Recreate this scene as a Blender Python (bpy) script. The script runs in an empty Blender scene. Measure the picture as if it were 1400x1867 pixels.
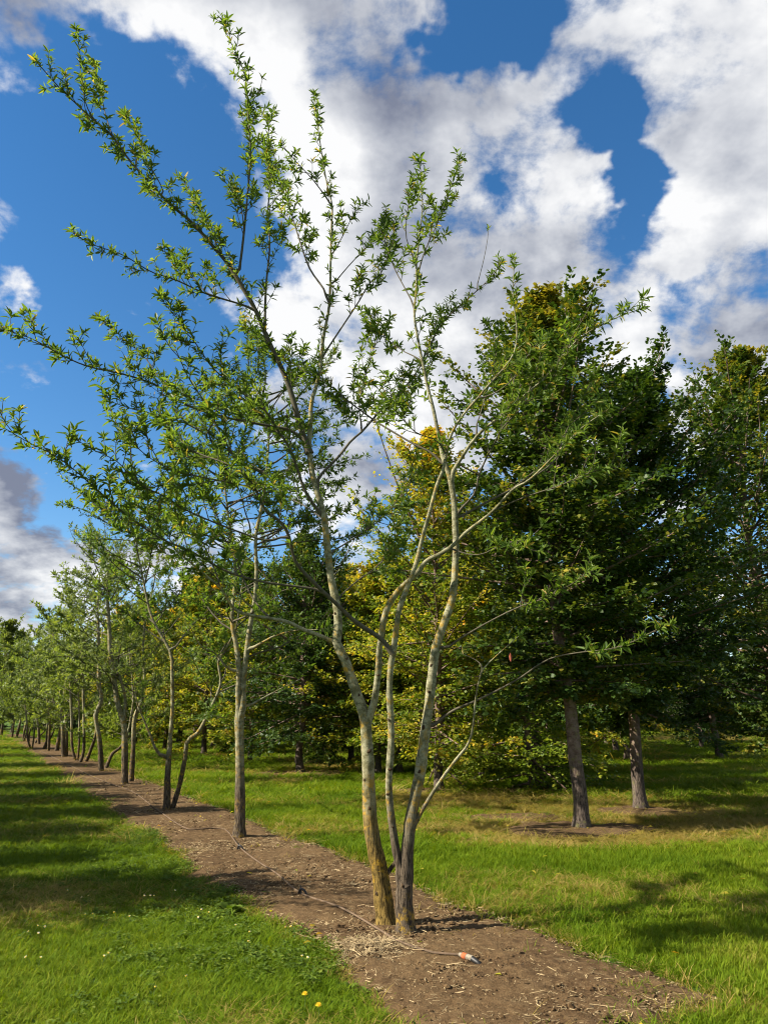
import bpy, math, random
import numpy as np
from mathutils import Vector, Matrix

random.seed(7)
RNG = np.random.default_rng(11)
SC = bpy.context.scene
COL = SC.collection

# ------------------------------------------------------------------ camera
CAM_H = 1.6
PITCH = math.radians(14.65)
FPX, CX, CY = 1402.0, 700.0, 933.5          # focal length and centre in photograph pixels
cam_d = bpy.data.cameras.new("camera")
cam_d.sensor_fit = 'VERTICAL'
cam_d.sensor_height = 24.0
cam_d.lens = FPX / 1867.0 * 24.0
cam_d.clip_start = 0.05
cam_d.clip_end = 2000.0
cam = bpy.data.objects.new("camera", cam_d)
COL.objects.link(cam)
cam.location = (0, 0, CAM_H)
cam.rotation_euler = (math.pi / 2 + PITCH, 0, 0)
SC.camera = cam

# ------------------------------------------------------------------ light
SUN_EL, SUN_AZ = math.radians(37.0), math.radians(12.0)   # from the left, a little behind the camera
SUN = Vector((-math.cos(SUN_EL) * math.cos(SUN_AZ), -math.cos(SUN_EL) * math.sin(SUN_AZ), math.sin(SUN_EL)))
sun_d = bpy.data.lights.new("sun", 'SUN')
sun_d.energy = 5.0
sun_d.angle = math.radians(0.5)
sun_d.color = (1.0, 0.93, 0.80)
sun = bpy.data.objects.new("sun", sun_d)
COL.objects.link(sun)
sun.rotation_euler = SUN.to_track_quat('Z', 'Y').to_euler()

SC.view_settings.view_transform = 'Standard'
SC.view_settings.look = 'None'
SC.view_settings.exposure = 1.35
SC.view_settings.gamma = 1.0
SC.view_settings.use_curve_mapping = False
SC.cycles.max_bounces = 5
SC.cycles.diffuse_bounces = 2
SC.cycles.transmission_bounces = 2
SC.cycles.glossy_bounces = 1
SC.cycles.use_denoising = True
SC.cycles.filter_width = 1.1
SC.cycles.caustics_reflective = False
SC.cycles.caustics_refractive = False

COSP, SINP = math.cos(PITCH), math.sin(PITCH)


def ray(px, py):
    x, u = px - CX, CY - py
    return np.array((x, FPX * COSP - u * SINP, FPX * SINP + u * COSP))


def at(px, py, Y):
    """world point seen at a photograph pixel, Y metres ahead"""
    d = ray(px, py)
    t = Y / d[1]
    return np.array((0, 0, CAM_H)) + d * t


def gnd(px, py):
    d = ray(px, py)
    t = -CAM_H / d[2]
    return np.array((d[0] * t, d[1] * t, 0.0))


def axial(p):
    return p[1] * COSP + (p[2] - CAM_H) * SINP


# ------------------------------------------------------------------ node helpers
class NT:
    def __init__(self, tree):
        self.t = tree
        self.n, self.l = tree.nodes, tree.links

    def node(self, typ, **props):
        nd = self.n.new(typ)
        for k, v in props.items():
            setattr(nd, k, v)
        return nd

    def put(self, sock, val):
        if isinstance(val, bpy.types.NodeSocket):
            self.l.new(val, sock)
        elif val is not None:
            sock.default_value = val

    def math(self, op, a, b=None, c=None, clamp=False):
        nd = self.node('ShaderNodeMath', operation=op, use_clamp=clamp)
        for i, v in enumerate((a, b, c)):
            if v is not None:
                self.put(nd.inputs[i], v)
        return nd.outputs[0]

    def vmath(self, op, a, b=None, scale=None):
        nd = self.node('ShaderNodeVectorMath', operation=op)
        self.put(nd.inputs[0], a)
        if b is not None:
            self.put(nd.inputs[1], b)
        if scale is not None:
            self.put(nd.inputs['Scale'], scale)
        return nd.outputs['Value'] if op in ('DOT_PRODUCT', 'LENGTH') else nd.outputs['Vector']

    def noise(self, vec, scale, detail=4, rough=0.55, dist=0.0, out='Fac', dims='3D'):
        nd = self.node('ShaderNodeTexNoise', noise_dimensions=dims)
        if vec is not None:
            self.put(nd.inputs['Vector'], vec)
        nd.inputs['Scale'].default_value = scale
        nd.inputs['Detail'].default_value = detail
        nd.inputs['Roughness'].default_value = rough
        nd.inputs['Distortion'].default_value = dist
        return nd.outputs[out]

    def ramp(self, fac, stops, interp='LINEAR'):
        nd = self.node('ShaderNodeValToRGB')
        nd.color_ramp.interpolation = interp
        el = nd.color_ramp.elements
        while len(el) < len(stops):
            el.new(0.5)
        for e, (p, c) in zip(el, stops):
            e.position = p
            e.color = (*c, 1) if len(c) == 3 else c
        self.put(nd.inputs[0], fac)
        return nd.outputs[0]

    def mix(self, fac, a, b, blend='MIX'):
        nd = self.node('ShaderNodeMix', data_type='RGBA', blend_type=blend)
        self.put(nd.inputs[0], fac)
        for s, v in ((nd.inputs[6], a), (nd.inputs[7], b)):
            if isinstance(v, tuple) and len(v) == 3:
                v = (*v, 1)
            self.put(s, v)
        return nd.outputs[2]

    def smooth(self, x, lo, hi):
        nd = self.node('ShaderNodeMapRange', interpolation_type='SMOOTHSTEP')
        self.put(nd.inputs[0], x)
        self.put(nd.inputs[1], lo)
        self.put(nd.inputs[2], hi)
        return nd.outputs[0]


# ------------------------------------------------------------------ sky with broken cumulus
def build_world():
    w = bpy.data.worlds.new("World")
    SC.world = w
    w.use_nodes = True
    w.cycles.sampling_method = 'MANUAL'
    w.cycles.sample_map_resolution = 256
    nt = NT(w.node_tree)
    nt.n.clear()
    out = nt.node('ShaderNodeOutputWorld')
    sky = nt.node('ShaderNodeTexSky', sky_type='NISHITA')
    sky.sun_disc = False
    sky.sun_elevation = SUN_EL
    sky.sun_rotation = math.atan2(SUN.x, SUN.y)
    sky.altitude = 0.0
    sky.air_density = 1.0
    sky.dust_density = 0.0
    sky.ozone_density = 2.5
    hs = nt.node('ShaderNodeHueSaturation')
    hs.inputs['Saturation'].default_value = 1.28
    nt.l.new(sky.outputs[0], hs.inputs['Color'])
    bg_sky = nt.node('ShaderNodeBackground')
    nt.l.new(hs.outputs[0], bg_sky.inputs[0])
    bg_sky.inputs[1].default_value = 0.066

    tc = nt.node('ShaderNodeTexCoord')
    d = tc.outputs['Generated']
    sep = nt.node('ShaderNodeSeparateXYZ')
    nt.l.new(d, sep.inputs[0])
    zden = nt.math('ADD', nt.math('MAXIMUM', sep.outputs[2], 0.0), 0.35)
    comb = nt.node('ShaderNodeCombineXYZ')
    nt.l.new(nt.math('DIVIDE', sep.outputs[0], zden), comb.inputs[0])
    nt.l.new(nt.math('DIVIDE', sep.outputs[1], zden), comb.inputs[1])
    q = comb.outputs[0]                                     # cloud-deck coordinates
    fwd, rgt, upv = (0.0, COSP, SINP), (1.0, 0.0, 0.0), (0.0, -SINP, COSP)
    warp = nt.noise(q, 3.4, 5, 0.65, out='Color', dims='2D')
    warp = nt.vmath('SUBTRACT', warp, (0.5, 0.5, 0.5))
    dw = nt.vmath('ADD', d, nt.vmath('SCALE', warp, scale=0.20))
    den = nt.math('MAXIMUM', nt.vmath('DOT_PRODUCT', dw, fwd), 0.2)
    gx = nt.math('DIVIDE', nt.vmath('DOT_PRODUCT', dw, rgt), den)
    gy = nt.math('DIVIDE', nt.vmath('DOT_PRODUCT', dw, upv), den)
    XN = 32
    gxn = nt.math('MULTIPLY_ADD', gx, 1 / 1.2, 0.5, clamp=True)

    def field(lst, px, py):
        acc = np.zeros(np.broadcast(px, py).shape)
        for x, y, r, a_ in lst:
            acc = acc + a_ * np.exp(-((px - x) ** 2 + (py - y) ** 2) / (r * r))
        return acc

    def lattice(fun, nrow, y_top, y_bot):
        '''cloud cover drawn on a coarse lattice of sky directions: rows of 32 stops, four rows to a ramp'''
        xs = (np.arange(XN) / (XN - 1) - .5) * 1.2 * FPX + CX
        ys = np.linspace(y_top, y_bot, nrow)
        val = np.clip((fun(xs[None], ys[:, None]) + 1) / 2, 0, 1)
        g_top, g_bot = (CY - y_top) / FPX, (CY - y_bot) / FPX
        r_ = nt.math('MULTIPLY', nt.math('SUBTRACT', g_top, gy), (nrow - 1) / (g_top - g_bot))
        r_ = nt.math('MINIMUM', nt.math('MAXIMUM', r_, 0.0), nrow - 1.0)
        acc = None
        for k in range(0, nrow, 4):
            nd = nt.node('ShaderNodeValToRGB')
            el = nd.color_ramp.elements
            while len(el) < XN:
                el.new(0.5)
            for i in range(XN):
                el[i].position = i / (XN - 1)
            for i in range(XN):
                el[i].color = tuple(float(v) for v in val[k:k + 4, i])
            nt.put(nd.inputs[0], gxn)
            ws = [nt.math('SUBTRACT', 1.0, nt.math('ABSOLUTE', nt.math('SUBTRACT', r_, float(k + j))), clamp=True) for j in range(4)]
            cb = nt.node('ShaderNodeCombineXYZ')
            for j in range(3):
                nt.put(cb.inputs[j], ws[j])
            dt = nt.vmath('DOT_PRODUCT', nd.outputs[0], cb.outputs[0])
            dt = nt.math('MULTIPLY_ADD', nd.outputs[1], ws[3], dt)
            acc = dt if acc is None else nt.math('ADD', acc, dt)
        return nt.math('MULTIPLY_ADD', acc, 2.0, -1.0)

    clouds = [(120, 10, 80, 1.0), (0, 545, 45, 1.0), (10, 570, 35, .9), (60, -10, 110, 1.0), (230, 0, 110, 1.0), (350, 35, 100, .9), (1200, 480, 120, .6), (1330, 560, 140, .6), (1200, 640, 150, .55), (1080, 600, 130, .6), (1390, 680, 120, .5), (620, 700, 120, .6), (480, 20, 100, .7), (620, 20, 100, .8), (760, 10, 95, .8),
              (460, 150, 75, .75), (470, 235, 50, .5), (560, 190, 90, .8), (680, 190, 120, 1.0), (790, 190, 100, .9), (620, 310, 100, .8),
              (740, 330, 120, .8), (840, 260, 80, .5), (890, 170, 70, .5), (970, 165, 50, .5), (1010, 60, 70, .55), (1110, 80, 80, .7),
              (1240, 60, 150, 1.1), (1330, 190, 170, 1.1), (1240, 250, 110, .9), (1300, 380, 140, 1.0), (1390, 400, 130, .9), (1000, 310, 70, .9),
              (1070, 350, 70, .7), (900, 430, 90, .9), (980, 430, 110, 1.0), (830, 560, 120, 1.0), (700, 560, 130, .9), (600, 620, 90, .8),
              (960, 560, 130, .9), (1090, 500, 90, .7), (1200, 450, 90, .7), (1290, 520, 90, .6), (1130, 620, 80, .5), (1260, 640, 90, .5),
              (1350, 640, 90, .55), (760, 740, 120, .8), (900, 720, 130, .7), (640, 800, 110, .55), 
              (-30, 880, 85, 1.3), (30, 960, 60, .8), (0, 1060, 100, 1.0), (120, 1010, 60, .8), (200, 1030, 60, .7), (300, 1060, 80, .5), (60, 920, 22, .5)]
    holes = [(180, 190, 120, .8), (300, 330, 180, .8), (150, 430, 130, .8), (905, 40, 60, 1.2), (860, 90, 55, 1.0), (790, 80, 40, .6), (1085, 180, 52, 1.2), (1070, 255, 55, 1.2), (1110, 300, 52, 1.5), (1140, 330, 50, 1.3), (0, 230, 90, .7), (820, 85, 50, .8), (1175, 400, 34, 1.0),
             (1160, 330, 45, 1.1), (1165, 385, 28, .7), (905, 345, 40, .9), (1215, 560, 55, .9), (1105, 410, 45, .5), (560, 95, 50, .7), (820, 275, 35, .6), (1370, 505, 70, .6),
             (180, 700, 170, .8), (530, 500, 70, .6), (200, 880, 110, .7), (1060, 480, 40, .45), (1000, 215, 45, .6), (940, 250, 40, .5), (1170, 480, 40, .4), (1330, 560, 50, .4), (990, 110, 40, .5), (650, 110, 40, .35)]
    base = lattice(lambda X, Y: np.minimum(field(clouds, X, Y), .86) - .9 * field(holes, X, Y), 20, -60, 1200)
    # the rest of the sky: the same broken deck
    inview = nt.smooth(nt.vmath('DOT_PRODUCT', d, fwd), 0.66, 0.80)
    low = nt.math('MULTIPLY_ADD', nt.noise(q, 1.3, 2, 0.5, dims='2D'), 3.2, -1.25)
    mixv = nt.node('ShaderNodeMix', data_type='FLOAT')
    nt.put(mixv.inputs[0], inview)
    nt.put(mixv.inputs[2], low)
    nt.put(mixv.inputs[3], base)
    base = mixv.outputs[0]

    def fbm(vec, det):
        return nt.noise(vec, 5.5, det, 0.60, 0.10, dims='2D')
    f1 = fbm(q, 8)
    sunoff = (SUN.x * 0.05, SUN.y * 0.05 + 0.05, 0.0)
    f2 = fbm(nt.vmath('ADD', q, sunoff), 5)
    dens = nt.math('MULTIPLY_ADD', nt.math('SUBTRACT', f1, 0.48), 3.7, base)
    alpha = nt.smooth(dens, 0.02, 0.80)
    thick = nt.smooth(dens, 0.5, 1.5)
    b1_ = nt.noise(q, 2.6, 3, 0.5, dims='2D')
    b2_ = nt.noise(nt.vmath('ADD', q, (SUN.x * 0.12, SUN.y * 0.12 + 0.10, 0.0)), 2.6, 3, 0.5, dims='2D')
    relief = nt.math('ADD', nt.math('MULTIPLY', nt.math('SUBTRACT', f1, f2), 1.5), nt.math('MULTIPLY', nt.math('SUBTRACT', b1_, b2_), 2.1))
    greys = [(1390, 150, 200, .62), (1340, 480, 140, .45), (1260, 330, 120, .2), (-20, 900, 90, .9), (10, 1080, 110, .75), (760, 20, 120, .25), (900, 500, 60, .15), (1300, 640, 110, .3), (560, 60, 90, .15)]
    whites = [(640, 260, 130, .2), (880, 400, 120, .25), (600, 640, 120, .25), (1180, 200, 90, .15), (150, 980, 70, .3), (250, 30, 90, .1)]
    gr = lattice(lambda X, Y: field(greys, X, Y) - field(whites, X, Y), 8, -60, 1200)
    lum = nt.math('SUBTRACT', nt.math('ADD', 0.79, relief), nt.math('MULTIPLY', gr, 0.85))
    lum = nt.math('SUBTRACT', lum, nt.math('MULTIPLY', thick, 0.10), clamp=True)
    ccol = nt.ramp(lum, [(0.0, (0.22, 0.245, 0.33)), (0.35, (0.46, 0.485, 0.55)), (0.7, (0.74, 0.755, 0.79)), (1.0, (0.99, 0.99, 0.99))])
    bg_c = nt.node('ShaderNodeBackground')
    nt.l.new(ccol, bg_c.inputs[0])
    bg_c.inputs[1].default_value = 0.40
    mx = nt.node('ShaderNodeMixShader')
    nt.l.new(nt.math('MULTIPLY', alpha, 0.97), mx.inputs[0])
    nt.l.new(bg_sky.outputs[0], mx.inputs[1])
    nt.l.new(bg_c.outputs[0], mx.inputs[2])
    nt.l.new(mx.outputs[0], out.inputs[0])


build_world()


# ------------------------------------------------------------------ materials
def new_mat(name):
    m = bpy.data.materials.new(name)
    m.use_nodes = True
    nt = NT(m.node_tree)
    bsdf = nt.n["Principled BSDF"]
    return m, nt, bsdf


def leaf_mat(name, stops, trans=0.35, rough=0.5, tcol=(1.4, 1.4, 0.55)):
    """leaf blade: colour by the leaf's own tint, light shines through"""
    m, nt, b = new_mat(name)
    a = nt.node('ShaderNodeAttribute', attribute_name='tint')
    oi = nt.node('ShaderNodeObjectInfo')
    fac = nt.math('ADD', a.outputs['Fac'], nt.math('MULTIPLY_ADD', oi.outputs['Random'], 0.16, -0.08), clamp=True)
    col = nt.ramp(fac, stops)
    nt.l.new(col, b.inputs['Base Color'])
    b.inputs['Roughness'].default_value = rough
    b.inputs['Specular IOR Level'].default_value = 0.22
    tr = nt.node('ShaderNodeBsdfTranslucent')
    nt.l.new(nt.mix(1.0, col, (*tcol, 1), 'MULTIPLY'), tr.inputs[0])
    mx = nt.node('ShaderNodeMixShader')
    mx.inputs[0].default_value = trans
    nt.l.new(b.outputs[0], mx.inputs[1])
    nt.l.new(tr.outputs[0], mx.inputs[2])
    nt.l.new(mx.outputs[0], nt.n["Material Output"].inputs[0])
    return m


def bark_mat(name, young, pale, old, lichen, lichen_amt=0.35, zold=(0.5, 1.3)):
    m, nt, b = new_mat(name)
    tc = nt.node('ShaderNodeTexCoord')
    o = tc.outputs['Object']
    h = nt.node('ShaderNodeAttribute', attribute_name='height').outputs['Fac']
    mp = nt.node('ShaderNodeMapping')
    mp.inputs['Scale'].default_value = (1, 1, 0.16)
    nt.l.new(o, mp.inputs[0])
    fis = nt.noise(mp.outputs[0], 75, 4, 0.65, 0.5)            # vertical fissures of old bark
    mp2 = nt.node('ShaderNodeMapping')
    mp2.inputs['Scale'].default_value = (0.45, 0.45, 1.6)
    nt.l.new(o, mp2.inputs[0])
    ring = nt.noise(mp2.outputs[0], 30, 5, 0.75)               # bands across smooth bark
    blot = nt.noise(o, 16.0, 6, 0.72)
    fine = nt.noise(o, 160, 3, 0.6)
    smoothc = nt.mix(nt.smooth(blot, 0.38, 0.60), young, pale)
    smoothc = nt.mix(nt.math('MULTIPLY', nt.smooth(ring, 0.54, 0.66), 0.7), smoothc, tuple(c * 0.35 for c in young))
    oldc = nt.mix(nt.smooth(fis, 0.38, 0.62), tuple(c * 0.22 for c in old), old)
    edge = nt.math('ADD', h, nt.math('MULTIPLY_ADD', nt.noise(o, 5, 3), 0.8, -0.4))
    f_old = nt.math('SUBTRACT', 1.0, nt.smooth(edge, zold[0], zold[1]))
    col = nt.mix(f_old, smoothc, oldc)
    lm = nt.math('MULTIPLY', nt.smooth(nt.noise(o, 14, 6, 0.75), 0.50, 0.62), lichen_amt)
    side = nt.smooth(nt.noise(o, 2.3, 2), 0.40, 0.56)
    col = nt.mix(nt.math('MULTIPLY', lm, side), col, lichen)
    col = nt.mix(0.35, col, nt.ramp(fine, [(0.3, (0.35, 0.35, 0.35)), (0.7, (1.15, 1.15, 1.15))]), 'MULTIPLY')
    nt.l.new(col, b.inputs['Base Color'])
    b.inputs['Roughness'].default_value = 0.9
    b.inputs['Specular IOR Level'].default_value = 0.15
    bmp = nt.node('ShaderNodeBump')
    bmp.inputs['Strength'].default_value = 0.9
    bmp.inputs['Distance'].default_value = 0.022
    hh = nt.math('ADD', nt.math('MULTIPLY', fis, f_old), nt.math('MULTIPLY', nt.math('ADD', ring, fine), 0.22))
    nt.l.new(hh, bmp.inputs['Height'])
    nt.l.new(bmp.outputs[0], b.inputs['Normal'])
    return m


def plain_mat(name, col, rough=0.7, spec=0.3, noise_scale=None, dark=0.6):
    m, nt, b = new_mat(name)
    if noise_scale:
        tc = nt.node('ShaderNodeTexCoord')
        n = nt.noise(tc.outputs['Object'], noise_scale, 4, 0.6)
        c = nt.mix(nt.smooth(n, 0.3, 0.7), tuple(x * dark for x in col), col)
        nt.l.new(c, b.inputs['Base Color'])
    else:
        b.inputs['Base Color'].default_value = (*col, 1)
    b.inputs['Roughness'].default_value = rough
    b.inputs['Specular IOR Level'].default_value = spec
    return m


M = {}
M['oak_leaf'] = leaf_mat('oak_leaf', [(0.0, (0.050, 0.092, 0.018)), (0.45, (0.100, 0.158, 0.024)), (0.8, (0.165, 0.220, 0.036)), (0.93, (0.23, 0.24, 0.05)), (1.0, (0.38, 0.27, 0.06))], 0.50, 0.5, (1.5, 1.5, 0.6))
M['oak_leaf_far'] = leaf_mat('oak_leaf_far', [(0.0, (0.075, 0.110, 0.026)), (0.5, (0.138, 0.178, 0.042)), (1.0, (0.23, 0.245, 0.06))], 0.48, 0.45, (1.5, 1.5, 0.6))
M['beech_leaf'] = leaf_mat('beech_leaf', [(0.0, (0.020, 0.044, 0.010)), (0.5, (0.045, 0.082, 0.013)), (0.85, (0.09, 0.13, 0.02)), (1.0, (0.22, 0.20, 0.03))], 0.34, 0.45)
M['beech_leaf_tip'] = leaf_mat('beech_leaf_tip', [(0.0, (0.022, 0.048, 0.010)), (0.5, (0.050, 0.090, 0.013)), (0.8, (0.12, 0.145, 0.02)), (1.0, (0.28, 0.23, 0.03))], 0.36, 0.45)
M['yellow_leaf'] = leaf_mat('yellow_leaf', [(0.0, (0.065, 0.115, 0.013)), (0.32, (0.155, 0.200, 0.020)), (0.58, (0.31, 0.285, 0.028)), (0.82, (0.46, 0.36, 0.04)), (1.0, (0.55, 0.28, 0.02))], 0.48, 0.5)
M['lime_leaf'] = leaf_mat('lime_leaf', [(0.0, (0.055, 0.100, 0.012)), (0.4, (0.135, 0.195, 0.018)), (0.7, (0.25, 0.28, 0.03)), (1.0, (0.45, 0.38, 0.04))], 0.46, 0.42)
M['oak_bark'] = bark_mat('oak_bark', (0.115, 0.105, 0.05), (0.30, 0.28, 0.175), (0.15, 0.112, 0.075), (0.34, 0.21, 0.03), 0.9)
M['oak_bark_lichen'] = bark_mat('oak_bark_lichen', (0.12, 0.11, 0.05), (0.30, 0.28, 0.17), (0.25, 0.165, 0.045), (0.38, 0.225, 0.025), 1.0)
M['beech_bark'] = bark_mat('beech_bark', (0.12, 0.075, 0.055), (0.22, 0.155, 0.125), (0.15, 0.115, 0.09), (0.17, 0.16, 0.05), 0.6)
M['twig_bark'] = plain_mat('twig_bark', (0.10, 0.085, 0.055), 0.85, 0.2, 30)
M['knot'] = plain_mat('knot', (0.085, 0.055, 0.03), 0.95, 0.1, 60, 0.35)
M['red_leaf'] = plain_mat('red_leaf', (0.24, 0.055, 0.025), 0.7, 0.2, 40, 0.5)


def grass_mat(name, stops, trans=0.4):
    m, nt, b = new_mat(name)
    tc = nt.node('ShaderNodeTexCoord')
    oi = nt.node('ShaderNodeObjectInfo')
    at_ = nt.node('ShaderNodeAttribute', attribute_name='tint')
    geo = nt.node('ShaderNodeNewGeometry')
    patch = nt.noise(geo.outputs['Position'], 0.55, 4, 0.6)
    fac = nt.math('ADD', nt.math('MULTIPLY_ADD', oi.outputs['Random'], 0.25, -0.12), nt.math('MULTIPLY_ADD', at_.outputs['Fac'], 0.45, 0.25))
    fac = nt.math('ADD', fac, nt.math('MULTIPLY_ADD', patch, 1.5, -0.75), clamp=True)
    col = nt.ramp(fac, stops)
    nt.l.new(col, b.inputs['Base Color'])
    b.inputs['Roughness'].default_value = 0.7
    b.inputs['Specular IOR Level'].default_value = 0.12
    tr = nt.node('ShaderNodeBsdfTranslucent')
    nt.l.new(nt.mix(1.0, col, (1.3, 1.25, 0.5, 1), 'MULTIPLY'), tr.inputs[0])
    mx = nt.node('ShaderNodeMixShader')
    mx.inputs[0].default_value = trans
    nt.l.new(b.outputs[0], mx.inputs[1])
    nt.l.new(tr.outputs[0], mx.inputs[2])
    nt.l.new(mx.outputs[0], nt.n["Material Output"].inputs[0])
    return m


M['grass'] = grass_mat('grass', [(0.0, (0.056, 0.110, 0.004)), (0.45, (0.112, 0.180, 0.006)), (0.75, (0.175, 0.225, 0.011)), (1.0, (0.27, 0.24, 0.05))])
M['dry_grass'] = grass_mat('dry_grass', [(0.0, (0.17, 0.16, 0.025)), (0.4, (0.28, 0.22, 0.05)), (0.75, (0.35, 0.26, 0.08)), (1.0, (0.42, 0.32, 0.14))])
M['clover'] = leaf_mat('clover', [(0.0, (0.060, 0.105, 0.010)), (0.6, (0.105, 0.160, 0.014)), (1.0, (0.18, 0.22, 0.03))], 0.35, 0.75)


def soil_material():
    m, nt, b = new_mat('soil')
    geo = nt.node('ShaderNodeNewGeometry')
    p = geo.outputs['Position']
    big = nt.noise(p, 1.4, 4, 0.6)
    mid = nt.noise(p, 14, 5, 0.65)
    fine = nt.noise(p, 90, 4, 0.7)
    mp = nt.node('ShaderNodeMapping')
    mp.inputs['Rotation'].default_value = (0, 0, 0.7)
    mp.inputs['Scale'].default_value = (1, 7, 1)
    nt.l.new(p, mp.inputs[0])
    straw = nt.noise(mp.outputs[0], 24, 3, 0.6, 1.5)
    c = nt.ramp(mid, [(0.25, (0.036, 0.020, 0.009)), (0.5, (0.100, 0.060, 0.028)), (0.8, (0.178, 0.118, 0.058))])
    c = nt.mix(nt.math('MULTIPLY', nt.smooth(big, 0.35, 0.7), 0.5), c, (0.175, 0.112, 0.053))
    c = nt.mix(nt.math('MULTIPLY', nt.smooth(straw, 0.57, 0.70), 0.5), c, (0.30, 0.22, 0.12))
    c = nt.mix(0.7, c, nt.ramp(fine, [(0.3, (0.45, 0.42, 0.40)), (0.65, (1.15, 1.15, 1.15))]), 'MULTIPLY')
    nt.l.new(c, b.inputs['Base Color'])
    b.inputs['Roughness'].default_value = 0.95
    b.inputs['Specular IOR Level'].default_value = 0.1
    bmp = nt.node('ShaderNodeBump')
    bmp.inputs['Strength'].default_value = 1.0
    bmp.inputs['Distance'].default_value = 0.02
    nt.l.new(nt.math('ADD', mid, nt.math('MULTIPLY', fine, 0.6)), bmp.inputs['Height'])
    nt.l.new(bmp.outputs[0], b.inputs['Normal'])
    return m


def turf_material():
    m, nt, b = new_mat('turf')
    geo = nt.node('ShaderNodeNewGeometry')
    p = geo.outputs['Position']
    n1 = nt.noise(p, 0.5, 5, 0.6)
    n2 = nt.noise(p, 25, 4, 0.7)
    c = nt.ramp(n2, [(0.3, (0.025, 0.050, 0.008)), (0.7, (0.070, 0.13, 0.014))])
    c = nt.mix(nt.math('MULTIPLY', nt.smooth(n1, 0.4, 0.7), 0.4), c, (0.10, 0.13, 0.02))
    nt.l.new(c, b.inputs['Base Color'])
    b.inputs['Roughness'].default_value = 0.95
    b.inputs['Specular IOR Level'].default_value = 0.1
    bmp = nt.node('ShaderNodeBump')
    bmp.inputs['Distance'].default_value = 0.03
    nt.l.new(n2, bmp.inputs['Height'])
    nt.l.new(bmp.outputs[0], b.inputs['Normal'])
    return m


M['soil'] = soil_material()
M['turf'] = turf_material()
M['straw'] = plain_mat('straw', (0.42, 0.31, 0.16), 0.7, 0.3, 6, 0.55)
M['hose'] = plain_mat('hose', (0.14, 0.095, 0.06), 0.85, 0.15, 9, 0.6)
M['black_plastic'] = plain_mat('black_plastic', (0.015, 0.014, 0.013), 0.5, 0.4)
M['white_tape'] = plain_mat('white_tape', (0.27, 0.23, 0.17), 0.8, 0.2, 45, 0.4)
M['orange_tape'] = plain_mat('orange_tape', (0.42, 0.11, 0.04), 0.8, 0.2, 50, 0.55)
M['white_petal'] = plain_mat('white_petal', (0.80, 0.80, 0.76), 0.6)
M['yellow_petal'] = plain_mat('yellow_petal', (0.80, 0.52, 0.02), 0.6)
M['green_stem'] = plain_mat('green_stem', (0.08, 0.13, 0.03), 0.6)


# ------------------------------------------------------------------ mesh helpers
def np_mesh(name, verts, faces, mat, smooth=False, face_attr=None, vert_attr=None):
    """verts (N,3), faces (M,k) with one k"""
    me = bpy.data.meshes.new(name)
    verts = np.ascontiguousarray(verts, dtype=np.float32)
    faces = np.ascontiguousarray(faces, dtype=np.int32)
    nf, k = faces.shape
    me.vertices.add(len(verts))
    me.vertices.foreach_set('co', verts.ravel())
    me.loops.add(nf * k)
    me.loops.foreach_set('vertex_index', faces.ravel())
    me.polygons.add(nf)
    me.polygons.foreach_set('loop_start', np.arange(0, nf * k, k, dtype=np.int32))
    me.polygons.foreach_set('use_smooth', np.full(nf, smooth, dtype=bool))
    for nm, dom, arr in ([(k_, 'FACE', v_) for k_, v_ in (face_attr or {}).items()] + [(k_, 'POINT', v_) for k_, v_ in (vert_attr or {}).items()]):
        at_ = me.attributes.new(nm, 'FLOAT', dom)
        at_.data.foreach_set('value', np.ascontiguousarray(arr, dtype=np.float32))
    me.update(calc_edges=True)
    if mat:
        me.materials.append(mat)
    return me


def link(name, data, parent=None, loc=None, **props):
    o = bpy.data.objects.new(name, data)
    COL.objects.link(o)
    if parent:
        o.parent = parent
    if loc is not None:
        o.location = loc
    for k, v in props.items():
        o[k] = v
    return o


def thing(name, label, cat, loc=(0, 0, 0), group=None):
    o = link(name, None, None, tuple(loc), label=label, category=cat)
    o.empty_display_size = 0.3
    if group:
        o['group'] = group
    return o


def resample(pts, n):
    """Catmull-Rom through pts, n points by arc length"""
    P = np.asarray(pts, float)
    if len(P) == 2:
        t = np.linspace(0, 1, n)[:, None]
        return P[0] * (1 - t) + P[1] * t
    E = np.vstack((2 * P[0] - P[1], P, 2 * P[-1] - P[-2]))
    out = []
    for i in range(1, len(E) - 2):
        p0, p1, p2, p3 = E[i - 1:i + 3]
        t = np.linspace(0, 1, 9)[:-1, None]
        out.append(0.5 * (2 * p1 + (p2 - p0) * t + (2 * p0 - 5 * p1 + 4 * p2 - p3) * t ** 2 + (3 * p1 - p0 - 3 * p2 + p3) * t ** 3))
    out = np.vstack(out + [P[-1:]])
    s = np.r_[0, np.cumsum(np.linalg.norm(np.diff(out, axis=0), axis=1))]
    u = np.linspace(0, s[-1], n)
    return np.stack([np.interp(u, s, out[:, k]) for k in range(out.shape[1])], 1)


def unit(v):
    return v / (np.linalg.norm(v, axis=-1, keepdims=True) + 1e-9)


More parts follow.
